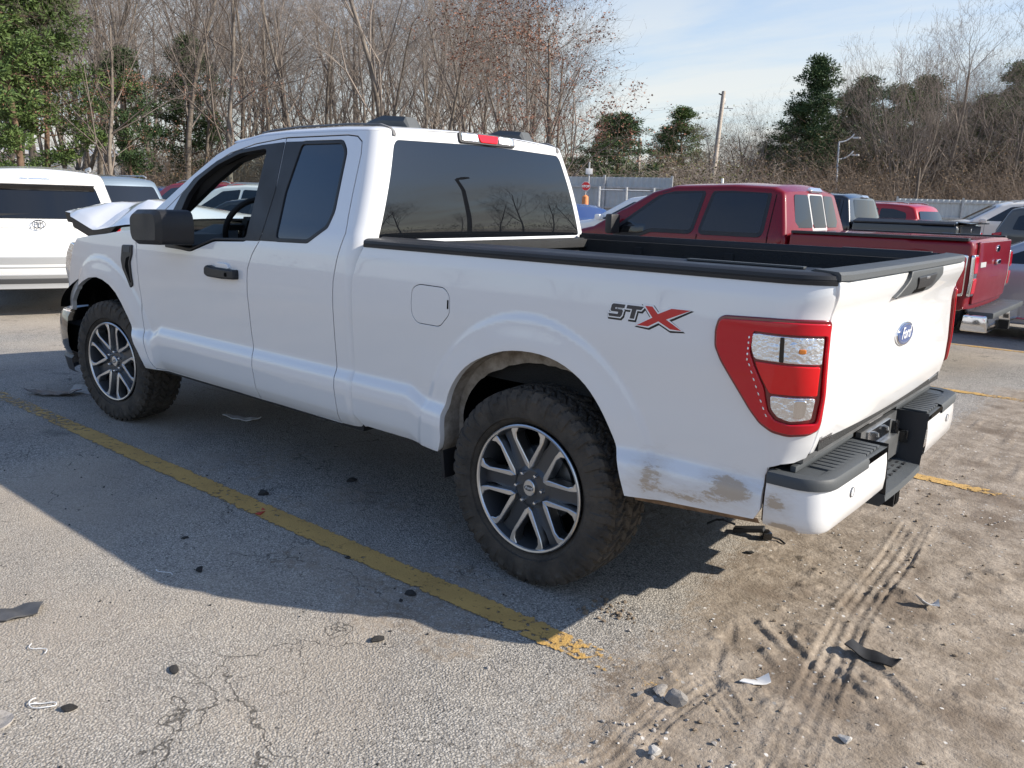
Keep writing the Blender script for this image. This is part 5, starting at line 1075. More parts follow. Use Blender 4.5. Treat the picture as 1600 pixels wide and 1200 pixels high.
def pickup(label, loc, yaw, paint, dz=0, xb=.62, xtail=-1.15, name='parked_pickup', cover=False, bcab=None, group=None, glass='tinted_glass', rear_split=True, H=1.90):
    "crew cab pickup, origin on the ground under the rear axle"
    t = thing(name, label, 'pickup truck', loc, yaw, group)
    ZR = 1.40+dz; ZT = H+dz; fx = 3.68
    cab = [(xb+.06, .48), (xb+.05, 1.30+dz), (xb+.08, 1.44+dz), (xb+.18, ZT-.08), (xb+.30, ZT-.02), (xb+.8, ZT), (xb+1.55, ZT-.02), (xb+1.85, ZT-.10), (xb+2.60, 1.36+dz), (fx-.2, 1.30+dz), (fx+.45, 1.22+dz), (fx+.75, 1.08+dz), (fx+.80, .75), (fx+.72, .45)]+arch_pts(fx, .50, .45)[::-1]+[(fx-.75, .46)]
    def wc(x, z): return .985-.36*max(0, z-1.32-dz)-.05*max(0, .6-z)-.08*max(0, (x-fx)/.8)**2
    pillow('cab', cab, [.06]*4+[.09]*4+[.06]*6+[.03]*9+[.03], wc, paint, t, .04)
    bed = [(xtail, .68), (xtail-.02, .95), (xtail-.01, ZR-.05), (xtail+.01, ZR-.01), (xb+.02, ZR-.01), (xb+.03, .52), (.60, .50)]+arch_pts(.0, .50, .45)[::-1]+[(-.62, .56)]
    def wb(x, z): return .985-.03*max(0, z-1.1)/.3-.04*max(0, .6-z)
    bd = pillow('bed', bed, [.05]*4+[.03]*3+[.03]*10, wb, paint, t, .02)
    both(lambda s: MB().box(((xb+xtail)/2+.02, s*.93, ZR), (xb-xtail-.04, .10, .03)).build('bed_rail', 'black_plastic', t, bevel=.008))
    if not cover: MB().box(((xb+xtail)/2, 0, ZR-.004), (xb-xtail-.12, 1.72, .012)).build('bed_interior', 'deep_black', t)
    else:
        b = MB(); b.add([(xb+.02, s*.95, ZR+.01) for s in (1, -1)]+[(xtail, s*.95, ZR+.01) for s in (-1, 1)]+[(xb-.05, s*.86, ZR+.07) for s in (1, -1)]+[(xtail+.05, s*.86, ZR+.045) for s in (-1, 1)], [(0, 1, 5, 4), (1, 2, 6, 5), (2, 3, 7, 6), (3, 0, 4, 7), (4, 5, 6, 7)]); b.build('tonneau_cover', 'gloss_black', t, 20)
        MB().box((xtail-.07, 0, ZR+.03), (.2, 1.6, .02), Matrix.Rotation(-.1, 3, 'Y')).build('tailgate_spoiler', 'gloss_black', t, bevel=.006)
    # tailgate
    tm = skin([(.60, xtail-.005), (.95, xtail-.028), (ZR, xtail-.018)], .95, .02)
    tg_ = panel('tailgate', rnd([(-.80, .72), (-.81, ZR-.02), (.81, ZR-.02), (.80, .72)], .03), tm, paint, t, e=.012, thick=.02, lift=.012, out=(-1, 0, 0), cell=.08)
    panel('tailgate_handle', rnd([(-.09, 1.14+dz), (-.09, 1.19+dz), (.09, 1.19+dz), (.09, 1.14+dz)], .02), tm, 'chrome', tg_, e=.01, thick=.02, lift=.04, out=(-1, 0, 0), cell=.06)
    panel('tailgate_emblem', ell(.085, .036, 24)+[0, 1.30+dz], tm, 'chrome', tg_, e=.004, thick=.01, lift=.02, out=(-1, 0, 0), cell=.06)
    panel('model_badge', rnd([(.50, 1.13+dz), (.50, 1.18+dz), (.72, 1.18+dz), (.72, 1.13+dz)], .006), tm, 'trim_silver', tg_, e=.002, thick=.006, lift=.016, out=(-1, 0, 0), cell=.06)
    for zc in (1.245+dz, 1.05+dz, .88+dz): mesh('tailgate_crease', [(float(tm(np.array(y), np.array(z))[0])-.0135, y, z) for z in (zc, zc-.008) for y in np.linspace(-.78, .78, 9)], [(i, i+1, 10+i, 9+i) for i in range(8)], paint, tg_, 0)
    def lamps(s):
        o = panel('tail_lamp', rnd([(s*.972, .86+dz), (s*.975, 1.26+dz), (s*.83, 1.26+dz), (s*.825, .86+dz)], .025), tm, 'chrome', t, e=.012, thick=.03, lift=.016, out=(-1, 0, 0), cell=.08)
        panel('lamp_lens', rnd([(s*.962, 1.08+dz), (s*.965, 1.245+dz), (s*.842, 1.245+dz), (s*.84, 1.08+dz)], .02), tm, 'red_lens', o, e=.006, thick=.01, lift=.022, out=(-1, 0, 0), cell=.08)
        panel('lamp_lens', rnd([(s*.958, .885+dz), (s*.961, 1.035+dz), (s*.84, 1.035+dz), (s*.837, .885+dz)], .02), tm, 'red_lens', o, e=.006, thick=.01, lift=.022, out=(-1, 0, 0), cell=.08)
        o2 = panel('lamp_side', rnd([(xtail+.02, .86+dz), (xtail+.02, 1.26+dz), (xtail+.24, 1.26+dz), (xtail+.20, 1.15+dz), (xtail+.17, .86+dz)], .03), flank(wb, s), 'chrome', o, e=.01, thick=.02, lift=.010, out=(0, s, 0), cell=.08)
        panel('lamp_lens', rnd([(xtail+.03, .885+dz), (xtail+.03, 1.24+dz), (xtail+.21, 1.24+dz), (xtail+.175, 1.12+dz), (xtail+.155, .885+dz)], .03), flank(wb, s), 'red_lens', o, e=.006, thick=.01, lift=.016, out=(0, s, 0), cell=.08)
    both(lamps)
    # bumper
    bp_ = MB(); bp_.box((xtail-.13, 0, .66+dz*.5), (.22, 1.66, .06)); bb = bp_.build('rear_bumper', 'grey_plastic', t, bevel=.015)
    both(lambda s: MB().box((xtail-.10, s*.62, .58+dz*.5), (.24, .62, .16), taper=(.85, 1)).build('bumper_bar', 'chrome', bb, bevel=.02))
    MB().box((xtail-.2, 0, .48), (.12, .08, .09)).build('tow_hitch', 'matte_black', bb)
    # glass
    def sides(s):
        z0 = 1.36+dz; zt = ZT-.10
        for nm, q, lf_ in (('side_window', [(xb+.36, z0), (xb+.36, zt), (xb+1.00, zt), (xb+1.08, z0)], .003), ('side_window', [(xb+1.22, z0), (xb+1.16, zt), (xb+1.66, zt-.03), (xb+2.28, z0-.06), (xb+1.9, z0-.06), (xb+1.75, z0)], .0038)):
            tr = panel('window_trim', offset(ccw(rnd(q, .04)), .042)[0], flank(wc, s), 'black_plastic', t, e=.002, thick=.006, lift=lf_, out=(0, s, .3), cell=.12, step=.06)
            panel(nm, rnd(q, .04), flank(wc, s), glass, tr, e=.003, thick=.004, lift=.006, out=(0, s, .3), cell=.12, step=.06)
        mesh('door_seam', [(xb+1.12+dx_, s*(wc(xb+1.1, z)+.002), z) for dx_ in (0, .01) for z in (.5, .8, 1.1, 1.32+dz)], [(0, 1, 5, 4), (1, 2, 6, 5), (2, 3, 7, 6)], 'seam', t, 0)
        mesh('door_seam', [(xb+.26+dx_, s*(wc(xb+.25, z)+.002), z) for dx_ in (0, .01) for z in (.5, .8, 1.1, 1.32+dz, 1.6+dz, ZT-.09)], [(i, i+1, 7+i, 6+i) for i in range(5)], 'seam', t, 0)
        MB().box((xb+2.22, s*1.10, 1.40+dz), (.10, .20, .24)).build('door_mirror', 'black_plastic', t, bevel=.03)
        for xx in (xb+.5, xb+1.35): b = MB(); b.tube([(xx-.1, s*1.0, 1.14+dz), (xx+.1, s*1.005, 1.145+dz)], .016, 6); b.build('door_handle', paint, t)
    both(sides)
    rm = skin([(1.30+dz, xb+.05), (1.44+dz, xb+.08), (ZT-.08, xb+.18)], .78, .04, -1)
    for y0, y1 in (((-.70, -.24), (-.20, .20), (.24, .70)) if rear_split else ((-.70, .70),)):
        q0 = .10*(abs(y0) > .5); q1 = .10*(abs(y1) > .5)
        panel('rear_window', rnd([(y0, 1.43+dz), (y0+q0, ZT-.10), (y1-q1, ZT-.10), (y1, 1.43+dz)], .04), rm, glass, t, e=.004, thick=.006, lift=.006, out=(-1, 0, .2), cell=.1, step=.06)
    if rear_split: panel('window_bar', rnd([(-.24, 1.40+dz), (-.235, ZT-.085), (.235, ZT-.085), (.24, 1.40+dz)], .02), rm, 'trim_silver', t, e=.003, thick=.004, lift=.002, out=(-1, 0, .2), cell=.1)
    sl_ = panel('stop_lamp', rnd([(-.17, ZT-.065), (-.17, ZT-.022), (.17, ZT-.022), (.17, ZT-.065)], .01), lambda y, z: np.stack([xb+.205+(z-ZT)*.9-.02+0*y, y+0*z, z+0*y], -1), 'clear_lens', t, e=.004, thick=.03, lift=.02, out=(-1, 0, .4), cell=.06)
    panel('windscreen', rnd([(-.82, 1.40+dz), (-.66, ZT-.13), (.66, ZT-.13), (.82, 1.40+dz)], .05), skin([(1.36+dz, xb+2.60), (ZT-.10, xb+1.85)], .8, .10), glass, t, e=.004, thick=.006, lift=.012, out=(1, 0, .6), cell=.12, step=.06)
    for x in (0, fx):
        for s in (1, -1): road_wheel(t, x, s*.86, .39, .26, .25, dark=cover)
    b = MB(); b.box((1.5, 0, .55), (4.6, 1.4, .14)); b.build('chassis', 'underbody', t)
    return t
red = pickup('maroon crew cab pickup with chrome ringed tail lamps and split rear window', (.78, -6.32, 0), math.radians(-.5), 'maroon_paint', -.05, glass='tinted_glass')
blk = pickup('black crew cab pickup with flat bed cover behind the maroon pickup', (2.385, -13.58, 0), math.radians(-.8), 'black_paint', .0, cover=True, rear_split=False)
def g3(px, d, extra=0.):
    x, y, _ = gat(px, d); return (x, y, float(terrain(np.array(x), np.array(y)))+extra)
# white SUV with a silver skid plate, seen from behind
t, w_, bm_, f_ = suv('white hatchback suv with round chrome emblem and silver lower bumper, ahead of the white pickup', (0, 0, 0), 0, 'car_white', 4.6, 1.74, .93, plate=False)
yw = math.radians(-22); t.rotation_euler = (0, 0, yw); t.location = (8.85+2.28*math.cos(yw), -.60+2.28*math.sin(yw), .07)
for z0, z1, m_, lf in ((.30, .50, 'trim_silver', .045), (.385, .455, 'dark_cladding', .052), (.56, .585, 'trim_silver', .035), (.60, .70, 'trim_silver', .03)):
    panel('bumper_band', rnd([(-.84, z0), (-.85, z1), (.85, z1), (.84, z0)], .02), bm_, m_, t, e=.01, thick=.03, lift=lf, out=(-1, 0, 0), cell=.1)
panel('rear_spoiler', rnd([(-.66, 1.545), (-.62, 1.625), (.62, 1.625), (.66, 1.545)], .02), skin([(1.5, -2.10), (1.63, -2.06)], .8, .05), 'car_white', t, e=.01, thick=.12, lift=.03, out=(-1, 0, .2), cell=.1)
panel('spoiler_underside', rnd([(-.64, 1.49), (-.63, 1.55), (.63, 1.55), (.64, 1.49)], .01), skin([(1.49, -2.05), (1.55, -2.09)], .8, .05), 'gloss_black', t, e=.004, thick=.05, lift=.02, out=(-1, 0, -.1), cell=.1)  # gloss black underside panel below the rear spoiler
panel('stop_lamp', rnd([(-.16, 1.60), (-.16, 1.622), (.16, 1.622), (.16, 1.60)], .006), skin([(1.5, -2.10), (1.63, -2.06)], .8, .05), 'clear_lens', t, e=.003, thick=.01, lift=.034, out=(-1, 0, .2), cell=.1)
panel('hatch_ledge', rnd([(-.66, 1.03), (-.62, 1.10), (.62, 1.10), (.66, 1.03)], .03), bm_, 'car_white', t, e=.012, thick=.02, lift=.02, out=(-1, 0, .2), cell=.1)
def ring2(a, b_, cx, cy_, wd): return (ell(a, b_, 28)+[cx, cy_]), (ell(a-wd, b_-wd, 28)+[cx, cy_])
for a, b_, cx, cy_ in ((.075, .052, 0, 1.065), (.024, .048, 0, 1.068), (.050, .019, 0, 1.092)):
    A_, B_ = ring2(a, b_, cx, cy_, .009); panel('hatch_emblem', A_, bm_, 'dark_alloy', t, [B_], e=.002, thick=.004, lift=.05, out=(-1, 0, .2), cell=.1, step=.01)
b = MB(); b.tube([(-2.22, .04, 1.13), (-2.21, .28, 1.19), (-2.20, .60, 1.20)], .012, 6); b.box((-2.225, .33, 1.19), (.02, .5, .025)); b.build('rear_wiper', 'black_plastic', t)
suv('blue-grey suv with roof rails, wide dark rear window, beyond the white suv', (15.69+2.25, -5.18, .12), math.radians(-4.4), 'bluegrey_paint', 4.65, 1.74, .92, style=1)
sedan('dark blue car half hidden behind the blue-grey suv', g3(262, 24), math.radians(5), 'blue_paint', 4.7, 1.5)
sedan('silver sedan with chrome sill strip parked past the maroon pickup tailgate', (-.9, -9.6, 0), math.radians(-2), 'silver_paint', 4.9, 1.42, .92)
suv('bright red suv between the black pickup and the grey fence', g3(1335, 22.5), math.radians(-8), 'red_paint', 4.5, 1.68, name='parked_suv')
suv('pale sand coloured boxy suv in front of the grey fence', g3(1590, 24.5), math.radians(20), 'sand_paint', 4.7, 1.72, .92)
x_, y_, z_ = g3(1755, 18); suv('dark grey suv with red tail lamp beside the pale sand suv', (x_, y_, z_), math.radians(178), 'grey_paint', 4.7, 1.72, .93)
x_, y_, z_ = g3(1010, 17.5); sedan('white car with long hood seen over the far bed rail of the white pickup', (x_-.4, y_, .12), math.radians(-4), 'car_white', 4.9, 1.66, .93)
suv('black suv by the fence gate with dark roof', g3(1062, 25), math.radians(-30), 'black_paint', 4.6, 1.72)
sedan('blue car by the stop sign', g3(890, 24), math.radians(-35), 'blue_paint', 4.6, 1.42)
suv('red suv behind the white suv, seen through the pickup cab window', g3(318, 22), math.radians(10), 'red_paint', 4.6, 1.72, glass='tinted_glass')
suv('white suv in front of the red one, seen through the pickup cab window', g3(392, 21), math.radians(25), 'car_white', 4.6, 1.72)
sedan('dark car in front of the white suv, seen through the cab', g3(405, 18.0), math.radians(20), 'black_paint', 4.7, 1.45)
# ------------------------------------------------------------------ fence, poles, sign, building
mat('fence_steel', (.46, .49, .50), .6, metal=.2, var=.12, vscale=3, rvar=.15); mat('galvanised', (.45, .46, .47), .5, metal=.5, var=.2); mat('pole_wood', (.40, .35, .30), .85, var=.3, vscale=12); mat('pole_dark', (.13, .105, .085), .9, var=.3, vscale=12)
mat('sign_red', (.45, .02, .025), .5); mat('sign_white', (.75, .75, .74), .5); mat('cone_orange', (.65, .24, .09), .6); mat('building_white', (.78, .76, .72), .7, var=.05); mat('roof_grey', (.30, .30, .31), .7)
def fence(label, P, hgt, seams, name='metal_fence'):
    P = [np.array(q) for q in P]; a, b2 = P[0], P[-1]; L_ = float(np.linalg.norm(b2-a)); ang = math.atan2(b2[1]-a[1], b2[0]-a[0])
    z0 = float(terrain(np.array((a[0]+b2[0])/2), np.array((a[1]+b2[1])/2)))
    t = thing(name, label, 'fence', (a[0], a[1], z0), ang); n = int(L_/2.4)
    # corrugated sheet, one per bay, shared mesh
    xs = np.arange(0, 2.4001, .05); V = []; F = []
    off = np.array([.0, .0, .018, .018]*20)[:len(xs)]
    for z in (0, hgt): V += [(x, o, z) for x, o in zip(xs, off)]
    m_ = len(xs); F = [(i, i+1, m_+i+1, m_+i) for i in range(m_-1)]
    me_ = bpy.data.meshes.new('sheet'); me_.from_pydata(V, [], F); me_.materials.append(MATS['fence_steel'])
    pm = MB().box((0, 0, hgt/2+.02), (.07, .07, hgt+.08)).build('post', 'galvanised', t); pm.location = (0, .07, 0)
    for k in range(n):
        o = bpy.data.objects.new('sheet', me_); C.objects.link(o); o.parent = t; o.location = (k*2.405, 0, -.006*(k % 3))
        q = pm.copy(); C.objects.link(q); q.location = ((k+1)*2.405, .07, 0)
    for z in seams: MB().box((n*1.2, .045, z), (n*2.4, .04, .06)).build('rail', 'galvanised', t)
    return t
f0, f1 = gat(840, 30), gat(1048, 28); fence('tall corrugated grey metal fence beside the stop sign', (f1[:2], f0[:2]), 2.25, (.6, 1.2, 1.9))
f0, f1 = gat(1330, 33), gat(1720, 31); fence('long pale grey metal fence behind the sand coloured suv', (f1[:2], f0[:2]), 1.72, (.5, 1.0, 1.6))
def frame_gate(px0, px1, d, label):
    a, b2 = np.array(gat(px0, d)), np.array(gat(px1, d)); t = thing('chain_gate', label, 'gate', (a[0], a[1], float(terrain(a[0], a[1]))), math.atan2(b2[1]-a[1], b2[0]-a[0])); L_ = float(np.linalg.norm(b2-a))
    for x in (0, L_*.5, L_): b = MB(); b.tube([(x, 0, 0), (x, 0, 1.95)], .045, 8); b.build('gate_post', 'galvanised', t)
    for z in (.25, 1.1, 1.85): b = MB(); b.tube([(0, 0, z), (L_, 0, z)], .028, 6); b.build('gate_bar', 'galvanised', t)
frame_gate(935, 1020, 25.5, 'tubular steel gate frame in front of the grey fence')
def pole(name, label, cat, base, top, r0, r1, m, arms=()):
    t = thing(name, label, cat, tuple(base)); v = Vector(top)-Vector(base); b = MB(); b.tube([(0, 0, -.2), tuple(v*.5), tuple(v)], [r0, (r0+r1)/2, r1], 10); b.build('shaft', m, t)
    return t, v
bs = np.array(g3(1107, 46)); tp = at(1131, 143, 46); t, v = pole('utility_pole', 'pale leaning utility pole rising behind the maroon pickup', 'pole', bs, tp, .17, .11, 'pole_wood')
q = v*.93; MB().box(tuple(q+Vector((.0, -.12, 0))), (.22, .18, .3)).build('transformer', 'galvanised', t, bevel=.02); b = MB(); b.tube([tuple(v*.88), tuple(v*.88+Vector((-.5, -.4, -.02)))], .03, 6); b.build('bracket_arm', 'galvanised', t)
b = MB(); b.tube([tuple(v*.97), tuple(v*.97+Vector((.2, .18, .1)))], .035, 6); b.build('insulator', 'deep_black', t)
bs = np.array(g3(994, 40)); t, v = pole('wooden_pole', 'thin brown wooden pole beside the pine behind the fence', 'pole', bs, at(1000, 216, 40), .10, .08, 'pole_wood')
bs = np.array(g3(1306, 52)); t, v = pole('street_lamp', 'street lamp with curved white arm in front of the pines', 'street lamp', bs, at(1311, 222, 52), .09, .06, 'galvanised')
for zf, rr in ((1.0, .9), (.80, .9)): b = MB(); b.tube([tuple(v*zf)]+[tuple(v*zf+Vector((-.75*rr*math.sin(a)*1.1, -.6*rr*math.sin(a)*1.1, .35*(1-math.cos(a*1.6))))) for a in np.linspace(.2, 1.3, 6)], .045, 6); b.build('lamp_arm', 'sign_white', t); MB().box(tuple(v*zf+Vector((-.85, -.68, .28))), (.42, .3, .12)).build('lamp_head', 'sign_white', t, bevel=.04)
bs = np.array(g3(1432, 40)); t, v = pole('wooden_pole', 'thin grey pole in the brush above the long fence', 'pole', bs, at(1437, 262, 40), .08, .06, 'pole_dark')
bs = np.array(g3(1128, 30)); t, v = pole('fence_post', 'short pale post top showing over the maroon pickup roof', 'post', bs, at(1129, 279, 30), .06, .05, 'sign_white')
x_, y_, z_ = g3(914, 27.0); face = math.atan2(CAM[1]-y_, CAM[0]-x_); t = thing('stop_sign', 'red stop sign on an orange base in front of the grey fence', 'sign', (x_, y_, z_), face)
oc = [(.155*math.cos(a), 1.93+.155*math.sin(a)) for a in np.arange(8)*PI/4+PI/8]; so_ = prism('sign_plate', oc, 0, .012, 'sign_white', t, 0, 'yz'); prism('sign_face', [(a*.93, 1.93+(b_-1.93)*.93) for a, b_ in oc], .012, .016, 'sign_red', so_, 0, 'yz')
text_mesh('sign_lettering', 'STOP', .10, 'sign_white', so_, Matrix(((0, 0, 1, .018), (1, 0, 0, 0), (0, 1, 0, 1.925), (0, 0, 0, 1))), .001, 0, .004)
b = MB(); b.tube([(-.02, 0, 0), (-.02, 0, 2.05)], .02, 8); b.build('sign_post', 'galvanised', t); b = MB(); b.rev([(.01, 1.66), (.10, 1.6), (.13, .8), (.22, .05), (.34, .04), (.34, 0)], 16, 'z'); b.build('sign_base', 'cone_orange', t)
x_, y_, z_ = g3(918, 29); t = thing('notice_board', 'small white notice board on a post above the fence top', 'sign', (x_, y_, z_), face); MB().box((0, 0, 2.42), (.03, .24, .20)).build('board', 'sign_white', t, bevel=.01); b = MB(); b.tube([(-.03, 0, 0), (-.03, 0, 2.75)], .03, 8); b.build('post', 'galvanised', t)
# long white shed behind the wood on the left
a, b2 = np.array(gat(-260, 88)), np.array(gat(248, 96)); L_ = float(np.linalg.norm(b2-a)); t = thing('white_shed', 'long white shed glimpsed between trunks at the far side of the wood', 'building', (a[0], a[1], 0), math.atan2(b2[1]-a[1], b2[0]-a[0]))
zg = .2; MB().box((L_/2, -4, zg+2.3), (L_, 8, 5.4)).build('wall', 'building_white', t)
V = [(-.3, .4, zg+4.75), (L_+.3, .4, zg+4.75), (L_+.3, -4, zg+5.6), (-.3, -4, zg+5.6), (L_+.3, -8.4, zg+4.75), (-.3, -8.4, zg+4.75)]; mesh('roof', V, [(0, 1, 2, 3), (3, 2, 4, 5)], 'building_white', t, 0)
# ------------------------------------------------------------------ trees
mat('bark_grey', (.22, .19, .16), .95, var=.4, vscale=3, col2=(.12, .10, .082)); mat('bark_pale', (.23, .20, .17), .95, var=.35, vscale=2, col2=(.12, .10, .082)); mat('twig', (.18, .15, .13), .95, var=.3, vscale=.4); mat('twig_pale', (.235, .20, .175), .95, var=.3, vscale=.4)
mat('pine_bark', (.15, .10, .07), .95, var=.4, vscale=3); mat('pine_needles', (.10, .15, .035), .7, var=.45, vscale=.8, col2=(.045, .085, .022)); mat('pine_dark', (.065, .11, .036), .75, var=.4, vscale=.8, col2=(.032, .065, .024))
mat('leaf_rust', (.26, .125, .085), .8, var=.5, vscale=1.2, col2=(.14, .07, .045)); mat('leaf_red', (.20, .065, .048), .8, var=.4, vscale=1.); mat('leaf_brown', (.20, .13, .065), .85, var=.5, vscale=1.2, col2=(.11, .07, .04)); mat('brush_twig', (.21, .165, .13), .95, var=.4, vscale=.5, col2=(.12, .092, .07)); mat('leaf_olive', (.10, .10, .035), .8, var=.4, vscale=1.)
def tubes(segs, sides):
    "segs: (p0, p1, r0, r1) arrays -> vertices and faces of open prisms"
    P0, P1, R0, R1 = (np.array(q, float) for q in segs); d = P1-P0; d /= np.maximum(np.linalg.norm(d, axis=1, keepdims=True), 1e-9)
    a = np.cross(d, [.3, .2, .93]); a /= np.maximum(np.linalg.norm(a, axis=1, keepdims=True), 1e-9); b_ = np.cross(d, a); n = len(P0); V = np.empty((n, 2, sides, 3))
    for k in range(sides):
        c, s = math.cos(2*PI*k/sides), math.sin(2*PI*k/sides); u = a*c+b_*s; V[:, 0, k] = P0+u*R0[:, None]; V[:, 1, k] = P1+u*R1[:, None]
    base = (np.arange(n)*2*sides)[:, None]; F = []
    for k in range(sides): F.append(np.concatenate([base+k, base+(k+1) % sides, base+sides+(k+1) % sides, base+sides+k], 1))
    return V.reshape(-1, 3), np.stack(F, 1).reshape(-1, 4)
def np_mesh(name, V, F, m, smooth=False):
    me_ = bpy.data.meshes.new(name); k = F.shape[1]; me_.vertices.add(len(V)); me_.vertices.foreach_set('co', V.astype(np.float32).ravel()); me_.loops.add(F.size); me_.loops.foreach_set('vertex_index', F.astype(np.int32).ravel())
    me_.polygons.add(len(F)); me_.polygons.foreach_set('loop_start', np.arange(0, F.size, k, dtype=np.int32)); me_.polygons.foreach_set('loop_total', np.full(len(F), k, dtype=np.int32))
    if smooth: me_.polygons.foreach_set('use_smooth', np.ones(len(F), bool))
    me_.update(calc_edges=True); me_.materials.append(MATS[m]); return me_
def grow(seed, H, spread=.55, forks=1, levels=5, first=.35, up=.25, droop=0., dens=1.0):
    "bare tree: returns trunk segments, limb/twig segments and twig tips"
    r = random.Random(seed); big = []; small = []; tips = []
    def branch(p, d, L_, rad, lev):
        ns = max(2, int(4-lev*.4)) if lev else 9; q = p; dd = d.copy()
        for k in range(ns):
            t0, t1 = k/ns, (k+1)/ns; wob = (.045 if lev == 0 else .20)
            dd = (dd+Vector((r.gauss(0, wob), r.gauss(0, wob), r.gauss(0, wob*.6)+(up*.30 if lev else .05)-droop*.2*lev/3))).normalized()
            e = q+dd*(L_/ns); ra, rb = rad*(1-.62*t0), rad*(1-.62*t1)
            (big if lev == 0 else small).append((q.copy(), e.copy(), ra, rb)) if lev < 2 else small.append((q.copy(), e.copy(), ra, rb))
            if lev < levels:
                lo = first if lev == 0 else .22
                if t1 > lo:
                    nb = (2.3 if lev == 0 else 1.75)*dens*(1.25-.65*t1 if lev == 0 else 1); nb = int(nb)+(r.random() < nb-int(nb))
                    for _ in range(nb):
                        ax = dd.cross(Vector((r.gauss(0, 1), r.gauss(0, 1), r.gauss(0, 1))))
                        if ax.length < .01: continue
                        ax.normalize(); ang = spread*(.75+.6*r.random()); nd = (Matrix.Rotation(ang, 3, ax) @ dd).normalized()
                        Lc = L_*((.50-.30*(t1-.3)) if lev == 0 else .56)*(.7+.5*r.random())
                        branch(e, nd, Lc, max(.0065, rb*(.50 if lev == 0 else .52)), lev+1)
            q = e
        tips.append(q)
    for k in range(forks):
        d = Vector((r.gauss(0, .05), r.gauss(0, .05), 1)) if forks == 1 else Vector((.32*math.cos(k*2.4+1), .32*math.sin(k*2.4+1), 1))
        branch(Vector((0, 0, -.3)), d.normalized(), H*(1 if forks == 1 else .92), H*.0125*(1 if forks == 1 else .8), 0)
    return big, small, tips
def seg_arrays(S): return [np.array([tuple(s[0]) for s in S]), np.array([tuple(s[1]) for s in S]), np.array([s[2] for s in S]), np.array([s[3] for s in S])]
def leafcloud(pts, n, size, sd, seed, sq=.7):
    g = np.random.default_rng(seed); P = np.array(pts)[g.integers(0, len(pts), n)]+g.normal(0, sd, (n, 3))*[1, 1, .8]
    a = g.normal(0, 1, (n, 3)); a /= np.linalg.norm(a, axis=1, keepdims=True); b_ = np.cross(a, g.normal(0, 1, (n, 3))); b_ /= np.linalg.norm(b_, axis=1, keepdims=True); s = size*(.6+.8*g.random((n, 1)))
    V = np.stack([P-a*s, P+b_*s*sq, P+a*s, P-b_*s*sq], 1).reshape(-1, 3); F = np.arange(4*n).reshape(n, 4); return V, F
def make_tree(kind, seed, H, m1, m2, **k):
    big, small, tips = grow(seed, H, **k); V, F = tubes(seg_arrays(big), 8); tr = np_mesh('trunk', V, F, m1, True); V, F = tubes(seg_arrays(small), 3); cr = np_mesh('crown', V, F, m2); return tr, cr, tips
def stand(name, tr, cr, label, cat, x, y, z, rz, s, group=None, leaf=None, sx=1.):
    o = thing(name, label, cat, (x, y, z), rz, group); o.scale = (s*sx, s*sx, s); a = link('trunk', tr, None, o); b_ = link('crown', cr, None, o)
    if leaf is not None: link('leaves', leaf, None, o)
    return o
KINDS = [make_tree('a', 11, 15, 'bark_grey', 'twig', spread=.66, first=.20, levels=5, dens=.87), make_tree('b', 12, 16, 'bark_pale', 'twig_pale', spread=.58, first=.28, levels=5, up=.4, dens=.87), make_tree('c', 23, 14, 'bark_grey', 'twig', spread=.74, first=.18, levels=5, dens=.87), make_tree('d', 34, 15, 'bark_grey', 'twig_pale', spread=.60, first=.22, levels=5, forks=2, dens=.75), make_tree('e', 45, 17, 'bark_pale', 'twig', spread=.54, first=.34, levels=5, up=.5, dens=.87)]
print('tree tris', [len(k[1].polygons)*2 for k in KINDS])
rt = random.Random(5)
GL = 'bare trees of the wood behind the parked cars'
LOOK = ['brown low branching', 'grey trunked upright', 'widely spreading', 'twin trunked', 'tall grey trunked']
ROWS = ['at the front edge of the wood behind the parked cars', 'in the middle of the wood behind the parked cars', 'deep at the back of the wood behind the parked cars']
def tz(x, y): return float(terrain(np.array(x), np.array(y)))
n_t = 0
for row, (px0, px1, n, d0, d1, s0, s1) in enumerate(((-60, 860, 18, 38, 46, .58, .84), (-120, 880, 28, 48, 62, .76, 1.0), (-160, 900, 34, 66, 92, .9, 1.15))):
    for k in range(n):
        px = px0+(px1-px0)*(k+.5+rt.uniform(-.4, .4))/n; d = rt.uniform(d0, d1); x, y, _ = gat(px, d); ki = rt.randrange(5); kd = KINDS[ki]
        edge = 1-.25*sstep(640, 900, px); stand('bare_tree', kd[0], kd[1], LOOK[ki]+' bare tree '+ROWS[row], 'tree', x, y, tz(x, y), rt.uniform(0, 6.28), rt.uniform(s0, s1)*edge, GL); n_t += 1
# oak at the end of the wood keeping some rusty leaves, leaning toward the open
x, y, _ = gat(872, 34); kd = KINDS[2]; V, F = leafcloud([q for q in kd[2] if q.z > 5], 7000, .065, .12, 3); lf = np_mesh('leaves', V, F, 'leaf_rust'); stand('oak_tree', kd[0], kd[1], 'spreading bare oak with clinging rust leaves at the right end of the wood', 'tree', x, y, tz(x, y), .6, .56, None, lf, 1.35)
x, y, _ = gat(175, 33); kd = KINDS[0]; V, F = leafcloud([q for q in kd[2] if 5 < q.z < 11], 2400, .06, .14, 4); lf = np_mesh('leaves', V, F, 'leaf_rust'); stand('maple_tree', kd[0], kd[1], 'slender tree with dull rusty leaf clusters near the blue-grey suv', 'tree', x, y, tz(x, y), 2.1, .52, None, lf)
x, y, _ = gat(800, 36); V, F = leafcloud([q for q in KINDS[3][2] if q.z < 9.5], 1500, .05, .12, 6); lf = np_mesh('leaves', V, F, 'leaf_red'); stand('maple_tree', KINDS[3][0], KINDS[3][1], 'tree with a low flush of red leaves above the cab roof', 'tree', x, y, tz(x, y), .4, .5, None, lf)
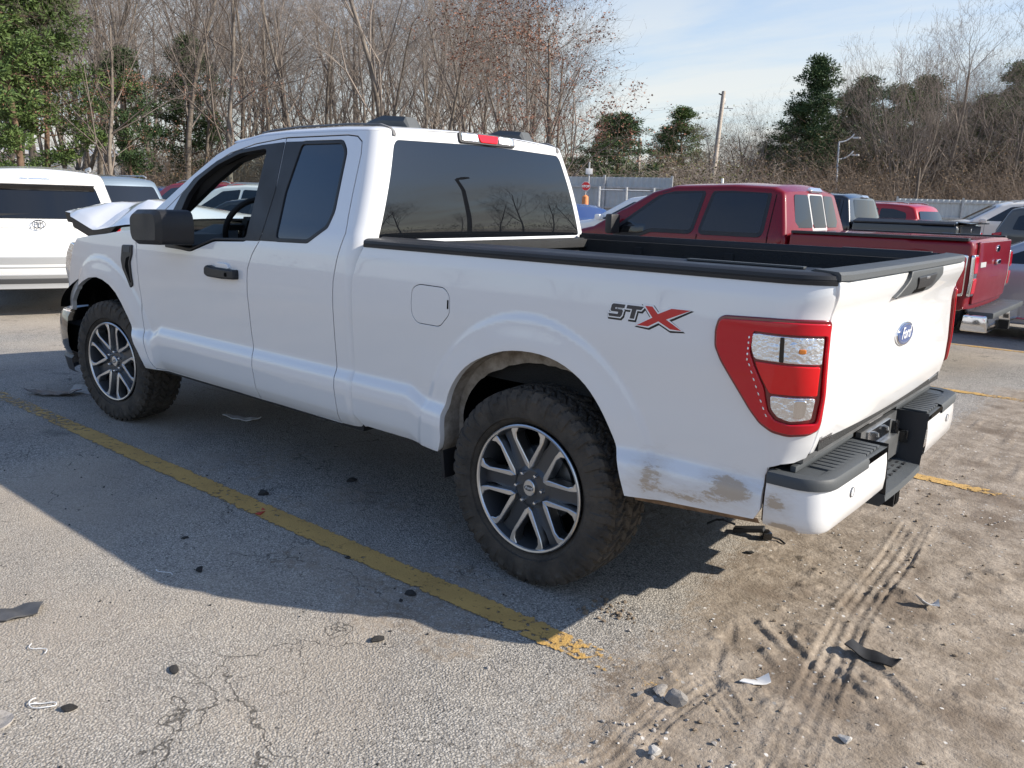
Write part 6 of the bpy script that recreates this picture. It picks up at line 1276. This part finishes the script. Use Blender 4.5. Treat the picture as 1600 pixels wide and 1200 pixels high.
# pines
def make_pine(seed, H, m, base=.35, wid=.20, fill_=1.0, tuft=.34):
    "loblolly-like: bare lower trunk, uneven limbs ending in flattened needle clumps with gaps between"
    r = random.Random(seed); g = np.random.default_rng(seed); tr = []; limbs = []; cl = []
    p = Vector((0, 0, -.2)); d = Vector((0, 0, 1)); N = 18
    for k in range(N):
        d = (d+Vector((r.gauss(0, .03), r.gauss(0, .03), .1))).normalized(); e = p+d*(H/N); tr.append((p.copy(), e.copy(), H*.012*(1-.8*k/N), H*.012*(1-.8*(k+1)/N)))
        f = ((k+1)/N-base)/(1-base)
        if f > -.25:
            n = (2 if f < .1 else 4)+(r.random() < .5)
            for _ in range(int(n*fill_)):
                a = r.uniform(0, 6.28); L_ = H*wid*(1.0 if f < .3 else 1.0-.85*((f-.3)/.7)**1.3)*(.35+.85*r.random())*(1 if f > .05 else .7); q = p+(e-p)*r.random(); b2 = Vector((math.cos(a), math.sin(a), r.uniform(-.05, .5)))
                for s in range(4):
                    q2 = q+b2.normalized()*(L_/4); limbs.append((q.copy(), q2.copy(), .05*(1-s*.22), .05*(1-(s+1)*.22)))
                    if s >= 1 or L_ < 1:
                        for _ in range(2 if s > 1 else 1): cl.append((q2+Vector((r.gauss(0, .28), r.gauss(0, .28), r.gauss(0, .1)+.08)), .26+.26*r.random()))
                    b2 += Vector((r.gauss(0, .25), r.gauss(0, .25), .08)); q = q2
        p = e
    cl.append((p, .4)); V, F = tubes(seg_arrays(tr), 8); V1, F1 = tubes(seg_arrays(limbs), 4); trunk = np_mesh('trunk', np.concatenate([V, V1]), np.concatenate([F, F1+len(V)]), 'pine_bark', True)
    per = 70; n = per*len(cl); P = np.repeat(np.array([tuple(q) for q, _ in cl]), per, 0); R_ = np.repeat(np.array([w for _, w in cl]), per)[:, None]
    o = g.normal(0, 1, (n, 3))*[1, 1, .55]; o /= np.linalg.norm(o, axis=1, keepdims=True)**.6; P = P+o*R_*.85; a = o+g.normal(0, .5, (n, 3))+[0, 0, .35]; a /= np.linalg.norm(a, axis=1, keepdims=True); b_ = np.cross(a, g.normal(0, 1, (n, 3))); b_ /= np.linalg.norm(b_, axis=1, keepdims=True); s_ = .17*(.6+.8*g.random((n, 1)))
    V = np.stack([P-a*s_*.3, P+b_*s_*.2+a*s_*.4, P+a*s_, P-b_*s_*.2+a*s_*.4], 1).reshape(-1, 3); cr = np_mesh('crown', V, np.arange(4*n).reshape(n, 4), m); return trunk, cr
PN = [make_pine(1, 14, 'pine_needles', .32, .24, 1.2), make_pine(2, 13, 'pine_dark', .26, .25, 1.2), make_pine(3, 12, 'pine_dark', .42, .26, 1.0)]
def pine(k, px, d, s, label, rz=0, wide=1., group=None):
    x, y, _ = gat(px, d); o = stand('pine_tree', PN[k][0], PN[k][1], label, 'tree', x, y, tz(x, y), rz, s, group, None, wide)
pine(0, 42, 32, .86, 'tall sunlit pine with dense green crown above the white suv', .4, 1.0); pine(1, 10, 36, .80, 'darker pine close behind the tall sunlit pine', 1.2)
pine(2, 205, 39, .62, 'small dark pine among the bare trunks behind the blue-grey suv', 2.); pine(1, 300, 46, .72, 'dark pine deep in the bare wood', .2)
pine(1, 965, 38, .40, 'short bushy pine beside the thin brown pole', .5, 1.5); pine(0, 940, 44, .40, 'low green pine behind the short bushy pine', 1.5, 1.4)
pine(1, 1262, 56, .84, 'tallest dark pine with ragged top behind the street lamp', .9, .92); pine(0, 1225, 58, .58, 'broad lower pine left of the tallest dark pine', 2.2, 1.35); pine(1, 1335, 60, .78, 'dense dark pine between the tallest pine and the big bare tree', 3.1, 1.2)
pine(2, 1430, 66, .92, 'dark pine half hidden by the big bare tree', .6, 1.3); pine(0, 1560, 66, .86, 'rounded pine showing over the brush on the right', 1.1, 1.3); pine(2, 1480, 70, .80, 'dark pine behind the brush, near the big bare tree', 4., 1.2)
pine(0, 1066, 95, .78, 'far rounded pine crown over the brush', .3, 1.6); pine(1, 1040, 98, .70, 'far dark pine beside the rounded crown', 2.3, 1.5)
pine(0, 1300, 62, .66, 'green pine filling the gap beside the tallest dark pine', 1.9, 1.45); pine(0, 1372, 64, .72, 'soft green pine just left of the big bare tree', 2.7, 1.4); pine(0, 1522, 62, .66, 'green pine rising from the brush right of the big bare tree', .8, 1.5); pine(1, 1606, 60, .70, 'wide dark pine over the sand coloured suv', 3.6, 1.5); pine(0, 1190, 66, .40, 'low green pine right of the leaning utility pole', 1.4, 1.6); pine(0, 78, 34, .74, 'sunlit pine leaning beside the tall sunlit pine', 2.9, 1.1)
# the big bare tree on the right
TB = make_tree('big', 77, 13, 'bark_grey', 'twig_pale', spread=.42, first=.16, levels=5, forks=4, up=.42, dens=.80)
x, y, _ = gat(1405, 52); stand('big_bare_tree', TB[0], TB[1], 'large bare tree with many upswept forks standing over the right hand brush', 'tree', x, y, tz(x, y), .3, .70)
GR = 'bare trees over the right hand brush'
for k in range(52):
    px = 1110+(1720-1110)*(k+rt.random())/52; d = rt.uniform(52, 74); x, y, _ = gat(px, d); ki = rt.randrange(5); kd = KINDS[ki]; hgt = .31+.22*sstep(1200, 1560, px)+rt.uniform(-.05, .08)
    stand('bare_tree', kd[0], kd[1], LOOK[ki]+' bare tree rising from the brush behind the long fence', 'tree', x, y, tz(x, y), rt.uniform(0, 6.28), hgt, GR, None, 1.35)
for k in range(12):
    px = 900+(1240-900)*(k+rt.random())/12; d = rt.uniform(60, 84); x, y, _ = gat(px, d); kd = KINDS[rt.randrange(5)]
    stand('bare_tree', kd[0], kd[1], 'low bare tree on the far skyline behind the stop sign', 'tree', x, y, tz(x, y), rt.uniform(0, 6.28), rt.uniform(.2, .3), 'low bare trees on the skyline', None, 1.3)
# undergrowth: tangles of thin stems and dead leaves
def brush(name, spots, seed, m, ml, stems=46, leaves=120, hh=2.4, ls=.07):
    g = np.random.default_rng(seed); A0 = []; A1 = []; R0 = []; R1 = []; LP = []
    for (x, y, z, h) in spots:
        for k in range(stems):
            a = g.random()*6.28; p = np.array([x+g.normal(0, .9), y+g.normal(0, .9), z]); d = np.array([math.cos(a)*.35, math.sin(a)*.35, 1.]); L_ = h*(.5+.6*g.random())
            for s in range(4):
                d = d+g.normal(0, .22, 3)*[1, 1, .5]; d[2] -= .10*s; q = p+d/np.linalg.norm(d)*L_/4; A0.append(p); A1.append(q); R0.append(.016*(1-.2*s)); R1.append(.016*(1-.2*(s+1)))
                if s > 0:
                    for _ in range(2):
                        e = q+g.normal(0, .3, 3)*[1, 1, .7]; A0.append(q); A1.append(e); R0.append(.008); R1.append(.004)
                p = q
            LP.append(p)
    V, F = tubes((A0, A1, R0, R1), 3); o = link(name, np_mesh(name, V, F, m)); o['kind'] = 'stuff'
    if leaves: V, F = leafcloud(LP, leaves*len(spots), ls*.7, .32, seed+1); o2 = link(name+'_leaves', np_mesh(name+'_leaves', V, F, ml)); o2['kind'] = 'stuff'
def spots(px0, px1, n, d0, d1, h0, h1, seed):
    r = random.Random(seed); out = []
    for k in range(n): x, y, _ = gat(px0+(px1-px0)*(k+r.random())/n, r.uniform(d0, d1)); out.append((x, y, tz(x, y)-.1, r.uniform(h0, h1)))
    return out
brush('wood_undergrowth', spots(225, 900, 78, 40, 60, 2.6, 5.0, 1)+spots(-60, 240, 20, 46, 60, .8, 1.5, 11), 1, 'brush_twig', 'leaf_brown', 42, 110)
brush('wood_saplings', spots(240, 900, 60, 50, 66, 4.0, 7.0, 21), 21, 'twig', 'leaf_brown', 26, 30)
brush('far_thicket', spots(230, 900, 72, 62, 88, 5.0, 9.0, 2)+spots(-100, 240, 30, 100, 115, 7.0, 11.0, 12), 2, 'brush_twig', 'leaf_brown', 46, 40, ls=.10)
brush('fence_brush', spots(880, 1180, 40, 34, 44, 2.2, 3.8, 3), 3, 'twig_pale', 'leaf_olive', 46, 120)
brush('right_brush', spots(1020, 1740, 90, 42, 58, 3.4, 5.6, 4), 4, 'brush_twig', 'leaf_brown', 50, 90)
brush('right_thicket', spots(1180, 1740, 90, 56, 76, 6.0, 9.5, 5), 5, 'brush_twig', 'leaf_olive', 50, 150, ls=.10)
brush('skyline_brush', spots(880, 1260, 30, 70, 95, 4.0, 6.5, 6), 6, 'brush_twig', 'leaf_brown', 60, 60, ls=.09)
# the other side of the lot, seen only as reflections: a pole lamp and bare trees
bs = (-12.9, -14.4, 0); t, v = pole('street_lamp', 'wooden lamp pole across the lot, reflected in the rear window', 'street lamp', bs, (-13.0, -14.6, 7.2), .13, .10, 'pole_dark'); b = MB(); b.tube([tuple(v*.97), tuple(v*.98+Vector((.9, .5, .1)))], .05, 6); b.build('lamp_arm', 'pole_dark', t); MB().box(tuple(v*.97+Vector((1.0, .55, .0))), (.6, .35, .18)).build('lamp_head', 'pole_dark', t)
for k, (ang, d, s) in enumerate([(-165, 60, .5), (-158, 62, .6), (-150, 50, .5), (-144, 46, .50), (-141, 48, .42), (-129, 45, .46), (-126, 47, .55), (-122, 44, .5), (-118, 46, .5), (-134, 60, .3), (-172, 70, .5), (165, 75, .5), (150, 80, .55), (135, 80, .5), (118, 70, .5), (100, 75, .5), (85, 72, .5), (70, 75, .55), (55, 70, .5), (40, 72, .6), (128, 78, .45), (108, 80, .5), (92, 82, .45), (76, 80, .5), (62, 78, .5), (47, 80, .5)]):
    a = math.radians(ang); x, y = d*math.cos(a), d*math.sin(a); kd = KINDS[k % 5]; stand('bare_tree', kd[0], kd[1], 'bare tree across the lot, behind the viewer', 'tree', x, y, tz(x, y), k*1.7, s, 'bare trees across the lot', None, 1.2)
brush('lot_edge_brush', [(62*math.cos(math.radians(a)), 62*math.sin(math.radians(a)), tz(62*math.cos(math.radians(a)), 62*math.sin(math.radians(a))), 3.2) for a in list(range(35, 180, 3))+list(range(-180, -112, 3))], 9, 'brush_twig', 'leaf_brown', 30, 160, ls=.14)
